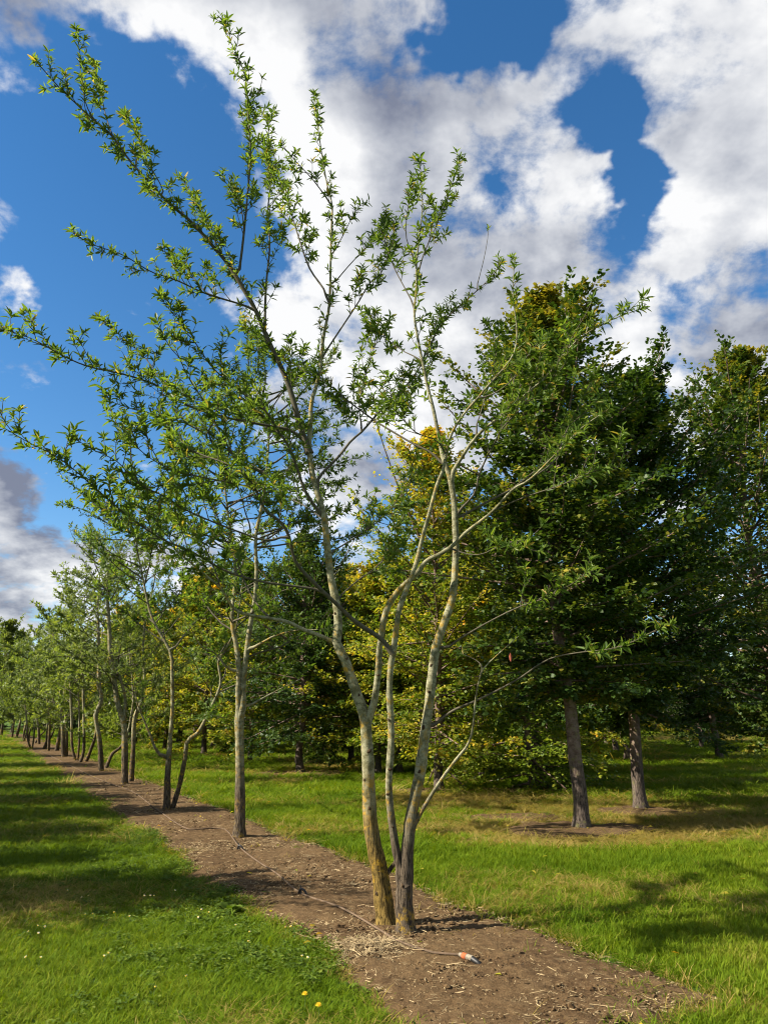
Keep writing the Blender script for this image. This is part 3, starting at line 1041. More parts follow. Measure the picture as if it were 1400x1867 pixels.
def build_front_oak():
    g = np.random.default_rng(42)
    root_p = (gnd(705, 1694) + gnd(738, 1707)) / 2
    root = thing('oak_tree', 'front multi-stemmed young oak with narrow leaves, tallest in the picture, on bare soil', 'tree', root_p, 'young oaks planted in a row on the soil strip')
    limbs = []
    YL, YR = gnd(705, 1694)[1], gnd(738, 1707)[1]
    stems = []
    stems.append(trace([(704, 1698), (702, 1672), (698, 1635), (692, 1590), (681, 1540), (674, 1480), (671, 1400), (668, 1340), (664, 1304), (650, 1265), (630, 1205), (614, 1172), (617, 1140), (613, 1100), (603, 1050), (597, 1000), (592, 950), (584, 915),
                        (574, 885), (568, 855), (564, 821), (566, 775), (568, 732), (577, 704), (584, 671), (589, 621), (595, 589), (600, 561), (602, 525), (603, 471), (604, 418), (606, 375), (597, 340), (590, 300), (580, 235), (573, 172)],
                       {1698: 56, 1687: 41, 1672: 35, 1635: 32, 1540: 27, 1400: 23, 1300: 20, 1205: 18, 1100: 14.5, 1000: 13, 900: 11, 800: 8.5, 700: 7, 600: 5.5, 500: 4, 400: 3, 300: 2.2, 170: 1.2}, 0, .25, limbs, YL, 90, seed=1))
    stems.append(trace([(740, 1712), (739, 1690), (737, 1650), (739, 1600), (742, 1550), (748, 1500), (757, 1450), (767, 1400), (773, 1350), (780, 1300), (788, 1230), (795, 1180), (808, 1140), (822, 1100), (828, 1060), (831, 1000), (829, 945), (825, 897), (817, 860),
                        (808, 836), (798, 786), (789, 743), (779, 704), (771, 664), (761, 614), (755, 571), (759, 525), (759, 482), (765, 425), (770, 370), (765, 288)],
                       {1712: 54, 1701: 40, 1685: 35, 1600: 29, 1550: 23, 1450: 20.5, 1300: 18.5, 1180: 16.5, 1060: 13, 950: 11, 870: 10, 800: 6.5, 700: 5.5, 600: 4.5, 500: 3.4, 400: 2.4, 288: 1.2}, 0, -.15, limbs, YR, 90, seed=2))
    stems.append(trace([(731, 1612), (729, 1580), (722, 1550), (713, 1490), (709, 1440), (710, 1400), (713, 1350), (712, 1300), (710, 1260), (713, 1210), (717, 1190), (722, 1150), (728, 1110), (740, 1078), (752, 1045), (762, 1015), (770, 980), (780, 945),
                        (788, 915), (796, 885), (808, 855), (814, 821), (825, 786), (846, 754), (868, 729), (886, 707), (921, 668), (938, 640), (942, 600), (935, 540), (937, 478)],
                       {1612: 20, 1590: 17, 1550: 15, 1490: 13.5, 1300: 12.5, 1200: 11.5, 1100: 9.5, 1000: 8, 900: 6.5, 820: 5, 730: 4, 650: 3, 478: 1.2}, 0, -.55, limbs, None, 80, seed=3))
    stems.append(trace([(667, 1318), (675, 1300), (683, 1275), (690, 1220), (692, 1180), (700, 1130), (708, 1105), (720, 1085), (738, 1065), (760, 1045), (778, 1022), (800, 1011), (825, 995), (850, 970), (875, 951), (900, 930), (935, 892), (960, 878), (985, 856), (1025, 815), (1060, 780), (1110, 745)],
                       {1318: 15, 1275: 12.5, 1180: 11.5, 1085: 10.5, 1022: 8, 960: 6, 900: 4.5, 850: 3.2, 745: 1.4}, 0, -1.1, limbs, None, 60, seed=4))
    nstem = len(stems)
    B = []   # (points, w0, w1, dy, twig start, twig max length)

    def br(pts, w0, w1, dy, t0=.3, tl=.30):
        B.append((pts, w0, w1, dy, t0, tl))
    # great left leader
    br([(564, 823), (550, 786), (539, 745), (527, 703), (511, 666), (497, 637), (483, 606), (466, 565), (440, 520), (415, 480), (385, 445), (350, 405), (310, 372), (270, 330), (235, 290), (205, 248), (170, 218), (130, 180), (100, 150), (68, 113)], 11, 1.5, -.8, .12, .32)
    br([(435, 505), (441, 460), (445, 425), (452, 350), (457, 280), (452, 200), (448, 145), (435, 105), (415, 65), (403, 32)], 5, 1.2, -.3, .12, .26)
    br([(483, 606), (485, 525), (492, 450), (488, 390), (494, 320), (488, 215)], 5, 1.2, .5, .2, .3)
    br([(595, 555), (592, 530), (565, 490), (547, 440), (530, 385), (510, 325), (494, 262)], 4, 1.2, .6, .2, .28)
    br([(604, 372), (570, 327), (540, 295), (515, 265)], 2.5, 1.2, -.3, .2, .25)
    br([(300, 364), (295, 340), (268, 292), (250, 246), (225, 210)], 2.4, 1.2, .4, .25, .2)
    br([(178, 224), (170, 215), (156, 185), (147, 125), (144, 62)], 2.2, 1.1, -.2, .2, .16)
    br([(205, 248), (192, 205), (184, 165), (172, 115)], 2.0, 1.1, .3, .3, .14)
    br([(430, 498), (400, 455), (372, 397), (352, 360), (332, 325)], 3, 1.2, .5, .2, .22)
    br([(446, 425), (440, 380), (424, 350), (406, 325)], 2.4, 1.2, -.3, .35, .2)
    br([(466, 566), (440, 555), (375, 535), (320, 510), (275, 495), (225, 465), (170, 446), (134, 425)], 4, 1.2, -.5, .1, .26)
    br([(405, 545), (372, 530), (340, 490), (295, 455)], 2.4, 1.2, .3, .1, .24)
    # left middle
    br([(558, 806), (530, 785), (500, 778), (450, 769), (395, 757), (345, 740), (310, 720), (280, 700), (225, 682), (165, 669), (120, 651), (55, 616), (0, 600), (-30, 596)], 6, 1.3, -.9, .12, .36)
    br([(310, 720), (290, 688), (268, 656), (230, 620), (205, 600), (183, 578)], 2.6, 1.2, .3, .1, .25)
    br([(390, 800), (345, 775), (300, 758), (250, 748), (190, 728)], 2.6, 1.2, -.4, .1, .26)
    br([(590, 942), (565, 910), (552, 885), (543, 857), (526, 814), (506, 783), (486, 751), (460, 733), (437, 711), (414, 694), (386, 668), (357, 626), (331, 595), (318, 565)], 6, 1.3, -.6, .2, .36)
    # the long diagonal from the middle stem
    br([(716, 1194), (695, 1165), (650, 1135), (610, 1098), (575, 1065), (540, 1025), (526, 975), (508, 948), (485, 932), (465, 890), (440, 855), (420, 822), (398, 780), (375, 735), (345, 690), (322, 640)], 9, 1.4, -1.2, .38, .40)
    br([(590, 1078), (560, 1072), (475, 1060), (410, 1040), (350, 1006), (300, 985), (260, 960), (215, 925), (170, 886), (140, 860), (100, 830), (50, 805), (0, 776), (-25, 770)], 5, 1.3, -1.0, .22, .36)
    br([(526, 975), (490, 985), (450, 975), (350, 935), (300, 905), (250, 880), (215, 842), (170, 820), (136, 799)], 4, 1.2, -.5, .2, .38)
    br([(465, 890), (420, 880), (360, 868), (300, 850), (255, 820), (230, 790), (200, 760)], 3, 1.2, -.4, .15, .36)
    br([(440, 855), (400, 840), (350, 820), (310, 780), (285, 740)], 3, 1.2, .5, .15, .34)
    # bent branch low on the left stem
    br([(613, 1174), (586, 1160), (554, 1148), (525, 1134), (489, 1127), (432, 1114), (405, 1075), (370, 1045), (330, 1010), (290, 975), (240, 945), (190, 915)], 8, 1.4, -.5, .42, .40)
    br([(405, 1075), (380, 1010), (350, 960), (310, 930), (270, 905)], 3, 1.2, .7, .15, .36)
    br([(489, 1127), (455, 1080), (430, 1020), (400, 960), (380, 900), (370, 850)], 3.5, 1.2, .8, .3, .38)
    # to the right of the left stem
    br([(576, 888), (584, 867), (618, 832), (640, 804), (661, 786), (686, 757), (711, 732), (732, 712), (764, 671), (786, 614), (800, 570)], 6, 1.4, .9, .3, .34)
    br([(589, 648), (621, 600), (654, 550), (675, 514), (695, 498), (715, 440), (722, 400)], 3.6, 1.2, .6, .25, .28)
    br([(603, 470), (625, 430), (640, 400), (656, 375)], 2.2, 1.1, -.3, .25, .2)
    br([(602, 525), (640, 480), (680, 440), (695, 425)], 2.4, 1.1, .2, .3, .2)
    br([(661, 786), (655, 740), (665, 690), (680, 640), (690, 590)], 2.6, 1.2, .5, .2, .3)
    br([(597, 1010), (640, 985), (690, 950), (730, 905), (760, 860)], 3, 1.2, 1.0, .2, .36)
    br([(592, 950), (560, 925), (520, 905), (470, 880), (430, 868)], 3, 1.2, 1.2, .2, .36)
    br([(611, 1095), (650, 1060), (690, 1030), (720, 985), (735, 940)], 2.6, 1.2, 1.1, .3, .3)
    # crossing branch from the right stem to the left
    br([(812, 850), (807, 846), (786, 825), (757, 811), (714, 786), (679, 764), (636, 732), (607, 707), (571, 686), (514, 650), (480, 630), (450, 600)], 4.5, 1.3, .9, .25, .34)
    br([(820, 872), (829, 854), (843, 832), (857, 811), (882, 782), (911, 761), (946, 729), (996, 686), (1050, 622), (1110, 585), (1168, 563)], 7, 1.4, -.6, .3, .34)
    br([(1020, 655), (1045, 610), (1068, 572), (1080, 545)], 2, 1.1, -.2, .75, .12)
    br([(864, 789), (880, 740), (893, 690), (905, 640), (890, 590)], 2.6, 1.2, .4, .3, .28)
    br([(833, 935), (865, 900), (872, 870), (885, 838), (900, 810), (920, 775), (960, 735), (1000, 700), (1040, 650)], 4.5, 1.3, -.8, .35, .32)
    br([(830, 948), (850, 936), (890, 914), (935, 890), (985, 850), (1040, 800), (1090, 770)], 5, 1.3, .5, .35, .34)
    br([(815, 822), (790, 800), (760, 790), (730, 760), (700, 725)], 2.6, 1.2, -.6, .25, .3)
    br([(768, 655), (735, 640), (700, 615), (670, 600)], 2.4, 1.1, .4, .2, .28)
    br([(772, 668), (790, 616), (810, 585), (840, 555), (866, 533), (895, 505), (912, 483)], 3.4, 1.2, -.3, .2, .26)
    br([(866, 533), (880, 480), (888, 440), (890, 418)], 1.6, .8, 0, .99, .05)
    br([(757, 530), (770, 470), (800, 400), (825, 332), (838, 288)], 3, 1.2, .3, .2, .24)
    br([(757, 560), (735, 520), (715, 480), (700, 430), (705, 395)], 2.6, 1.2, .3, .25, .24)
    br([(759, 482), (740, 430), (745, 370), (750, 320)], 2.2, 1.1, -.3, .3, .2)
    br([(868, 729), (905, 715), (935, 690), (960, 650), (985, 620)], 2.6, 1.2, -.5, .3, .26)
    br([(900, 930), (960, 905), (1020, 885), (1080, 860), (1130, 850)], 3, 1.2, -.7, .3, .34)
    br([(960, 878), (1010, 840), (1030, 790), (1060, 730), (1085, 680)], 3, 1.2, .4, .3, .34)
    # low right
    br([(806, 1188), (846, 1160), (900, 1129), (950, 1105), (1000, 1088), (1050, 1060)], 4.5, 1.3, -.7, .5, .30)
    br([(785, 1330), (800, 1315), (825, 1296), (864, 1279), (900, 1262), (946, 1237), (982, 1212), (1011, 1198), (1061, 1189), (1107, 1184), (1150, 1171), (1200, 1146)], 5.2, 1.1, -.9, .68, .26)
    br([(754, 1512), (758, 1500), (771, 1475), (800, 1428), (828, 1389), (853, 1357), (862, 1325), (866, 1282), (871, 1250), (880, 1221), (900, 1200), (922, 1180), (945, 1160)], 8, 1.3, -.5, .94, .12)
    br([(876, 1232), (878, 1215), (868, 1204), (843, 1192)], 2.4, 1.1, .2, .97, .05)
    br([(704, 1596), (712, 1584), (722, 1570), (728, 1560)], 9, 7, -.02, 2, .1)
    br([(826, 1000), (850, 1010), (880, 1010), (920, 990), (960, 985)], 2.6, 1.2, -.5, .45, .3)
    PALE = {i for i, b_ in enumerate(B) if b_[0][0] in ((613, 1174), (820, 872), (754, 1512), (704, 1596))}
    branches = []
    for i, (pts, w0, w1, dy, t0, tl) in enumerate(B):
        branches.append((trace(pts, w0, w1, dy, limbs, seed=50 + i), t0, tl))

    def stem_of(lb):
        while lb not in stems:
            lb = lb.parent
        return lb.obj
    # stems
    for i, s in enumerate(stems):
        tw = []
        if i < 3:
            tw = side_twigs(s.P, g, .62, .11, .1, .3)
        lim_cl.append((s.P, .70 if i < 3 else .6))
        tw_all.extend(tw)
        s.obj = link('stem', limb_mesh(s, root_p, 14, 'stem', M['oak_bark_lichen'] if i == 0 else M['oak_bark'], tw, .045, i), root)
    kv, kf = tubes(np.array([[(0, 0, -.6), (0, 0, 0), (0, 0, .35), (0, 0, .45), (0, 0, .2)]]), np.array([[1.0, 1.15, .95, .55, .05]]), 10, .12, 3)
    knot = np_mesh('knot', kv, kf, M['knot'], True)
    for kx, ky, kr in ((674, 1372, .013), (664, 1420, .010), (676, 1470, .010), (711, 1404, .011), (706, 1441, .009), (716, 1500, .008), (774, 1322, .012), (764, 1402, .010), (781, 1262, .010), (790, 1215, .009), (652, 1262, .009), (628, 1205, .010), (614, 1110, .009), (712, 1310, .008), (688, 1230, .008), (830, 1010, .008), (697, 1625, .012), (735, 1620, .012)):
        lb = min(stems, key=lambda q: np.abs(q.px - np.array((kx, ky))).sum(1).min())
        j = int(np.abs(lb.px - np.array((kx, ky))).sum(1).argmin())
        aim = unit(unit(np.array((0, 0, CAM_H)) - lb.P[j]) + np.array((g.uniform(-.9, .5), 0, 0)))
        o = link('knot', knot, lb.obj)
        mt = Matrix(frames(aim[None], g)[0].tolist()).to_4x4() @ Matrix.Diagonal((kr, kr * 1.4, kr, 1))
        mt.translation = Vector(lb.P[j] + aim * lb.rad[j] * .97 - root_p)
        o.matrix_local = mt
    for i, (b, t0, tl) in enumerate(branches):
        tw = side_twigs(b.P, g, t0, .085, .08, tl * (1.65 if tl > .29 else 1.15), taper=.5) if t0 < 1 else []
        # second-order shoots from the longer twigs
        tw2 = []
        for T in tw:
            if np.linalg.norm(T[-1] - T[0]) > .17 and g.uniform() < .85:
                tw2 += side_twigs(T, g, .25, .10, .07, .20, taper=.3)
        tw += tw2
        tw_all.extend(tw)
        if t0 < 1:
            lim_cl.append((b.P, max(t0, .18)))
        link('branch', limb_mesh(b, root_p, 8, 'branch', M['oak_bark'] if i in PALE else M['twig_bark'], tw, .06, 100 + i), stem_of(b))
    # leaf clusters
    P, A = [], []
    for L, t0 in lim_cl:
        p, a = cluster_points(L, g, t0 + .25, .10)
        P.append(p); A.append(a)
    for T in tw_all:
        p, a = cluster_points(T, g, .34, .095)
        P.append(p); A.append(a)
    P, A = np.vstack(P), np.vstack(A)
    A = unit(A + np.array((0, 0, .15)))
    S = g.uniform(.62, 1.12, len(P))
    # the clusters that show largest are parts of their own
    dep = P[:, 1] * COSP + (P[:, 2] - CAM_H) * SINP
    show = S / dep * (1 + .25 * (P[:, 2] > 3.2))
    order = np.argsort(-show)
    big, rest = order[:280], order[280:]
    protos = [np_mesh('leaf_cluster', v, f, M['oak_leaf'], False, face_attr={'tint': t}) for v, f, t in CL_HI]
    R = frames(A[big], g)
    for k, i in enumerate(big):
        o = link('leaf_cluster', protos[k % len(protos)], root)
        mt = Matrix(R[k].tolist()).to_4x4() @ Matrix.Diagonal((S[i], S[i], S[i], 1))
        mt.translation = Vector(P[i] - root_p)
        o.matrix_local = mt
    me = merge_clusters(P[rest], A[rest], S[rest], CL_HI, g, root_p, 'crown', M['oak_leaf'])
    link('crown', me, root, kind='stuff')
    # withered red leaf hanging from the low shoot
    q = at(930, 1190, branches[-3][0].P[-1][1])
    v, tri = leaf_arrays(3, g, (.06, .085), (.02, .028), True)
    V = np.stack((v[:, :, 1], v[:, :, 2] + np.array((0, .012, -.012))[:, None], -v[:, :, 0]), -1)
    F = (tri[None] + (np.arange(3) * v.shape[1])[:, None, None]).reshape(-1, 3)
    link('withered_leaf', np_mesh('withered_leaf', V.reshape(-1, 3) + (q - root_p), F, M['red_leaf']), root, label='withered red-brown leaf')
    print('front oak clusters', len(P))


lim_cl, tw_all = [], []
build_front_oak()


# ------------------------------------------------------------------ the other oaks of the row
def crown_branches(stems, g, n, length, tlo, out_bias, up=.55):
    """branches grown off stem polylines"""
    cen = np.mean([s[-1] for s in stems], 0)
    res = []
    for i in range(n):
        s = stems[g.integers(0, len(stems))]
        t = g.uniform(tlo, 1.0)
        k = min(int(t * (len(s) - 1)), len(s) - 2)
        p = s[k] + (s[k + 1] - s[k]) * (t * (len(s) - 1) - k)
        az = g.uniform(0, 6.283)
        o = np.array((math.cos(az), math.sin(az), 0))
        o = unit(o + out_bias * unit((p - cen) * np.array((1, 1, 0))))
        e = g.uniform(.15, 1.0) * up + .9 * max(0, t - .75) * 2
        d = unit(o + np.array((0, 0, e)))
        L = length * g.uniform(.5, 1.15) * (1 - .45 * t)
        q = [p]
        m = 7
        for j in range(m - 1):
            d = unit(d + g.normal(0, .11, 3) + np.array((0, 0, .06)))
            q.append(q[-1] + d * L / (m - 1))
        res.append(np.array(q))
    return res


def build_row_oak(label, stem_px, H, seed, nbr, blen, protos, mat, base_px=None, extra=(), cl_space=.085, tstep=.13, tlo=.35, scale=1.0, near=False):
    g = np.random.default_rng(seed)
    bp = stem_px[0][0][0]
    base = gnd(*bp)
    root = thing('oak_tree', label, 'tree', base, 'young oaks planted in a row on the soil strip')
    limbs, S3 = [], []
    for i, (pts, w) in enumerate(stem_px):
        onground = i == 0 or pts[0][1] > bp[1] - 14
        lb = trace(pts, w, 0, g.normal(0, .2), limbs, gnd(*pts[0])[1] if onground else None, 26, seed=seed + i)
        if onground:
            lb.P[0][2] = -.03
        P, r = lb.P, lb.rad
        # carry the leader on to the height of the tree
        top = P[-1]
        d = unit(P[-1] - P[-6])
        tgt = H * g.uniform(.78, 1.0)
        ext = []
        p = top
        m = 12
        for j in range(m):
            d = unit(d + g.normal(0, .10, 3) * np.array((1, 1, .3)) + np.array((0, 0, .13)))
            p = p + d * max((tgt - top[2]), .6) / m
            ext.append(p)
        P = np.vstack((P, ext))
        r = np.r_[r, np.linspace(r[-1], .004, m)]
        lb.P, lb.rad = P, r
        S3.append(P)
        link('stem', limb_mesh(lb, base, 9, 'stem', M['oak_bark'], (), .05, seed + i), root)
    br3 = []
    for pts, w, dy in extra:
        lb = trace(pts, w, 1.3, dy, limbs, seed=seed + 31)
        link('branch', limb_mesh(lb, base, 6, 'branch', M['oak_bark'], (), .05, seed), root)
        br3.append(lb.P)
    auto = crown_branches(S3, g, nbr, blen, tlo, .5)
    rs = np.linspace(.014, .0035, 7)[None] * g.uniform(.7, 1.2, (len(auto), 1)) * scale
    Q = np.array(auto)
    if near:
        for i in range(len(Q)):
            v, f = tubes(Q[i:i + 1], rs[i:i + 1], 5)
            link('branch', Geo().add(v, f).mesh('branch', M['twig_bark'], base), root)
    else:                                                   # too thin to pick apart at that distance
        v, f = tubes(Q, rs, 4)
        link('branches', Geo().add(v, f).mesh('branches', M['twig_bark'], base), root, kind='stuff')
    tw = []
    for b in list(Q) + br3:
        tw += side_twigs(b, g, .22, tstep, .12, .45, taper=.4)
    for s in S3:
        tw += side_twigs(s, g, .7, tstep, .12, .4, taper=.4)
    v, f = tubes(np.array(tw), np.full((len(tw), 4), .003) * scale, 3)
    link('twigs', Geo().add(v, f).mesh('twigs', M['twig_bark'], base), root, kind='stuff')
    Pc, Ac = [], []
    for b in list(Q):
        p, a = cluster_points(b, g, .45, cl_space * 1.3)
        Pc.append(p); Ac.append(a)
    for T in tw:
        p, a = cluster_points(T, g, .3, cl_space)
        Pc.append(p); Ac.append(a)
    Pc, Ac = np.vstack(Pc), np.vstack(Ac)
    me = merge_clusters(Pc, unit(Ac + np.array((0, 0, .2))), g.uniform(.7, 1.2, len(Pc)), protos, g, base, 'crown', mat)
    link('crown', me, root, kind='stuff')
    return root, len(Pc)


def copy_tree(src, loc, rz, s, label, group=None, crown_mat=None):
    r = src.copy()
    COL.objects.link(r)
    r.location = loc
    r.rotation_euler = (0, 0, rz)
    r.scale = (s, s, s * random.uniform(.94, 1.06))
    r['label'] = label
    if group:
        r['group'] = group
    for ch in src.children:
        c = ch.copy()
        COL.objects.link(c)
        c.parent = r
        if crown_mat and c.name.startswith('crown'):
            c.material_slots[0].link = 'OBJECT'
            c.material_slots[0].material = crown_mat
    return r


tot = []
oak2, n_ = build_row_oak('young oak behind the front tree, one trunk splitting into two pale leaders', [
    ([(437, 1532), (437, 1505), (438, 1460), (438, 1400), (437, 1350), (436, 1300), (434, 1271), (436, 1225), (432, 1182), (423, 1136), (425, 1100), (430, 1050), (424, 1000), (415, 930)], {1532: 31, 1520: 24, 1495: 19, 1400: 17.5, 1310: 17, 1290: 10, 1225: 9.5, 1136: 8, 1050: 6, 930: 4}),
    ([(440, 1310), (443, 1279), (444, 1236), (450, 1189), (457, 1136), (464, 1100), (468, 1040), (466, 980), (478, 920), (487, 850), (491, 790)], {1310: 11, 1236: 11, 1136: 9, 1040: 7, 920: 5, 790: 3.5})],
    6.6, 900, 62, 2.1, CL_LO, M['oak_leaf'], near=True, extra=[([(450, 1187), (468, 1178), (500, 1160), (540, 1149), (580, 1148)], 6, -.5), ([(436, 1228), (411, 1214), (393, 1190), (368, 1180), (345, 1140)], 5, -.4), ([(445, 1292), (500, 1262), (550, 1237)], 4, .4), ([(466, 1112), (445, 1095), (430, 1070)], 4, -.3)])
tot.append(n_)
oak3, n_ = build_row_oak('young oak with a wide V of two stems, the right one crooked', [
    ([(304, 1479), (305, 1455), (306, 1420), (308, 1385), (312, 1330), (315, 1280), (314, 1220), (312, 1190), (290, 1150), (275, 1120), (262, 1060), (250, 1000)], {1479: 17, 1465: 13, 1420: 11, 1385: 10, 1330: 7.5, 1220: 6, 1120: 4.5, 1000: 3}),
    ([(312, 1477), (318, 1465), (328, 1430), (338, 1380), (342, 1350), (362, 1335), (385, 1290), (398, 1262), (403, 1240), (398, 1205), (408, 1190), (425, 1160)], {1477: 10, 1380: 8, 1340: 6.5, 1260: 5, 1160: 3.5})],
    5.9, 910, 54, 2.2, CL_LO, M['oak_leaf'], near=True, extra=[([(306, 1385), (287, 1371), (276, 1345), (262, 1310), (250, 1280), (245, 1235)], 6, -.4), ([(312, 1192), (335, 1160), (360, 1130), (390, 1105)], 5, .4)])
tot.append(n_)
oak4, n_ = build_row_oak('young oak with two tall pale stems close together, fourth of the row', [
    ([(228, 1432), (228, 1370), (226, 1320), (214, 1280), (209, 1240), (202, 1200), (200, 1150), (197, 1100)], [14, 11, 10, 9, 8, 7, 6]),
    ([(239, 1428), (243, 1370), (246, 1310), (258, 1280), (264, 1240), (262, 1200)], [11, 9, 8, 7, 6, 5]),
    ([(227, 1318), (229, 1275), (222, 1245), (212, 1215)], [7, 6, 5, 4])],
    6.4, 920, 60, 2.3, CL_LO, M['oak_leaf_far'], cl_space=.10, tstep=.14, near=True)
tot.append(n_)
oak5, n_ = build_row_oak('young oak with a kinked S-shaped stem and a low side stem, fifth of the row', [
    ([(185, 1408), (183, 1360), (178, 1325), (175, 1302), (186, 1276), (181, 1250), (181, 1200), (180, 1150)], [11, 9, 8, 8, 7, 6, 5]),
    ([(193, 1403), (205, 1375), (222, 1360), (235, 1330), (240, 1300)], [7, 6, 5, 4, 3])],
    6.4, 930, 56, 2.3, CL_FAR, M['oak_leaf_far'], cl_space=.15, tstep=.16)
tot.append(n_)
oak6, n_ = build_row_oak('young oak with four thin stems fanning from the ground, sixth of the row', [
    ([(146, 1392), (153, 1370), (154, 1320), (152, 1250), (150, 1190)], [6, 5, 5, 4]),
    ([(139, 1389), (132, 1360), (131, 1310), (129, 1260), (128, 1220)], [5, 5, 4, 3]),
    ([(142, 1389), (145, 1350), (145, 1300), (143, 1250)], [4, 4, 3, 3]),
    ([(156, 1391), (165, 1370), (175, 1340), (177, 1310)], [8, 6, 5, 4])],
    6.4, 940, 56, 2.2, CL_FAR, M['oak_leaf_far'], cl_space=.15, tstep=.16, tlo=.3)
tot.append(n_)
oak7, n_ = build_row_oak('young oak with a thick dark trunk forking at knee height, seventh of the row', [
    ([(117, 1382), (115, 1330), (112, 1280), (110, 1240)], [10, 7, 6, 4]),
    ([(121, 1381), (122, 1340), (119, 1290), (118, 1262)], [7, 6, 4, 3])],
    6.4, 950, 56, 2.2, CL_FAR, M['oak_leaf_far'], cl_space=.16, tstep=.17, tlo=.3)
tot.append(n_)
far_row = [((104, 1370), oak7, 'young oak with a straight dark trunk, eighth of the row on the soil strip'),
           ((79, 1367), oak6, 'young oak with slim leaning stems, ninth of the row on the soil strip'),
           ((72, 1358), oak5, 'young oak with a dark leaning stem, tenth of the row on the soil strip'),
           ((54, 1352), oak6, 'young oak with a small V of stems near the far end of the soil strip'),
           ((30, 1347), oak7, 'young oak beyond the far end of the soil strip'),
           ((3, 1343), oak7, 'dark-trunked young oak cut by the left picture edge, farthest of the row')]
for i, (px, src, lab) in enumerate(far_row):
    p = gnd(*px)
    copy_tree(src, tuple(p), random.uniform(0, 6.28), random.uniform(.92, 1.05), lab)
print('row clusters', tot)

# ------------------------------------------------------------------ beeches and hornbeams of the rows on the right
def beech_meshes(seed, H, zb, R, trunk_r, nb, ntw, nlf, leaf, lean=None, tip_tint=.25, top_pow=.85, low=.55, detail=False):
    """trunk, limbs and crown of a dense beech standing at the origin; lean = trunk polyline"""
    g = np.random.default_rng(seed)
    if lean is None:
        zz = np.linspace(-.05, H * .92, 14)
        off = np.cumsum(g.normal(0, .035, (14, 2)), 0)
        off -= off[0]
        lean = np.column_stack((off, zz))
    TP = resample(lean, 40)
    TP = resample(TP[TP[:, 2] < H * .90], 40)
    hz = TP[:, 2]
    f = np.clip(hz / H, 0, 1)
    tr = trunk_r * (1 - f) ** .8 + .006
    tr = tr * (1 + .55 * np.exp(-np.clip(hz, 0, None) / .11))
    trunk = tubes(TP[None], tr[None], 14, .05, seed)
    # limbs
    s = (np.arange(nb) + g.uniform(0, 1, nb)) / nb
    z = zb + (H * .93 - zb) * s
    prof = np.interp(s, [0, .12, .35, .6, .8, .93, 1], [low, (1 + low) / 2, 1, .74, .40, .17, .08])
    az = np.arange(nb) * 2.399 + g.normal(0, .35, nb)
    az_mod = 1 + .20 * np.sin(az * 2 + seed + s * 4) + .16 * np.sin(az * 3 + 2 * seed + s * 9)
    elev = .02 + .72 * s + .5 * s ** 4 + g.normal(0, .24, nb)
    elev = np.where(s < .12, elev - .12, elev)
    L = np.clip(R * prof * g.uniform(.6, 1.2, nb) * az_mod / np.cos(np.clip(elev, 0, .7)), .28, None)
    start = np.stack([np.interp(z, hz, TP[:, k]) for k in range(3)], 1)
    d = np.stack((np.cos(az) * np.cos(elev), np.sin(az) * np.cos(elev), np.sin(elev)), 1)
    m = 7
    tt = np.linspace(0, 1, m)
    side = np.stack((-np.sin(az), np.cos(az), np.zeros(nb)), 1)
    curve = g.normal(0, .10, nb)
    droop = g.uniform(-.10, .10, nb) + .25 * s
    LP = start[:, None] + d[:, None] * (L[:, None] * tt)[..., None] + side[:, None] * (curve[:, None] * L[:, None] * tt ** 2)[..., None]
    LP[:, :, 2] += droop[:, None] * L[:, None] * tt ** 2
    lr = (.006 + .010 * L[:, None]) * (1 - .8 * tt)[None]
    limbs = tubes(LP, lr, 4)
    # twigs: flat sprays left and right of each limb
    tj = np.linspace(.16, 1.0, ntw)[None] + g.uniform(-.04, .04, (nb, ntw))
    tj = np.clip(tj, .05, 1)
    ip = tj * (m - 1)
    i0 = np.clip(ip.astype(int), 0, m - 2)
    fr = (ip - i0)[..., None]
    bi = np.arange(nb)[:, None]
    q0 = LP[bi, i0] * (1 - fr) + LP[bi, i0 + 1] * fr
    tan = unit(LP[bi, i0 + 1] - LP[bi, i0])
    sg = np.where((np.arange(ntw)[None] + np.arange(nb)[:, None]) % 2 == 0, 1., -1.)
    hs = unit(np.cross(np.broadcast_to(np.array((0, 0, 1.)), tan.shape), tan))
    ang = g.uniform(.35, 1.15, (nb, ntw))
    ang[:, -1] = .05
    td = unit(tan * np.cos(ang)[..., None] + hs * (sg * np.sin(ang))[..., None] + g.normal(0, .27, (nb, ntw, 3)) + np.array((0, 0, .12)))
    tl = np.clip(L[:, None] * .42 * (1.15 - .75 * tj), .12, .75) * g.uniform(.6, 1.25, (nb, ntw))
    # leaves along the twigs
    lt = (np.arange(nlf) + .5)[None, None] / nlf + g.uniform(-.05, .05, (nb, ntw, nlf))
    pos = q0[:, :, None] + td[:, :, None] * (tl[:, :, None] * lt)[..., None]
    pos[..., 2] += -.10 * tl[:, :, None] * lt ** 2
    lsg = np.where(np.arange(nlf) % 2 == 0, 1., -1.)[None, None]
    hs2 = unit(np.cross(np.broadcast_to(np.array((0, 0, 1.)), td.shape), td))
    la = g.uniform(.3, 1.2, (nb, ntw, nlf))
    dx = unit(td[:, :, None] * np.cos(la)[..., None] + hs2[:, :, None] * (lsg * np.sin(la))[..., None] + g.normal(0, .28, (nb, ntw, nlf, 3)) - np.array((0, 0, .15)))
    nrm = unit(np.array((0, 0, 1.)) + g.normal(0, .60, dx.shape) + .35 * d[:, None, None])
    dy = unit(np.cross(nrm, dx))
    up = np.cross(dx, dy)
    n = pos.size // 3
    pos, dx, dy, up = (a.reshape(-1, 3) for a in (pos, dx, dy, up))
    pos = pos + g.normal(0, .03, pos.shape)
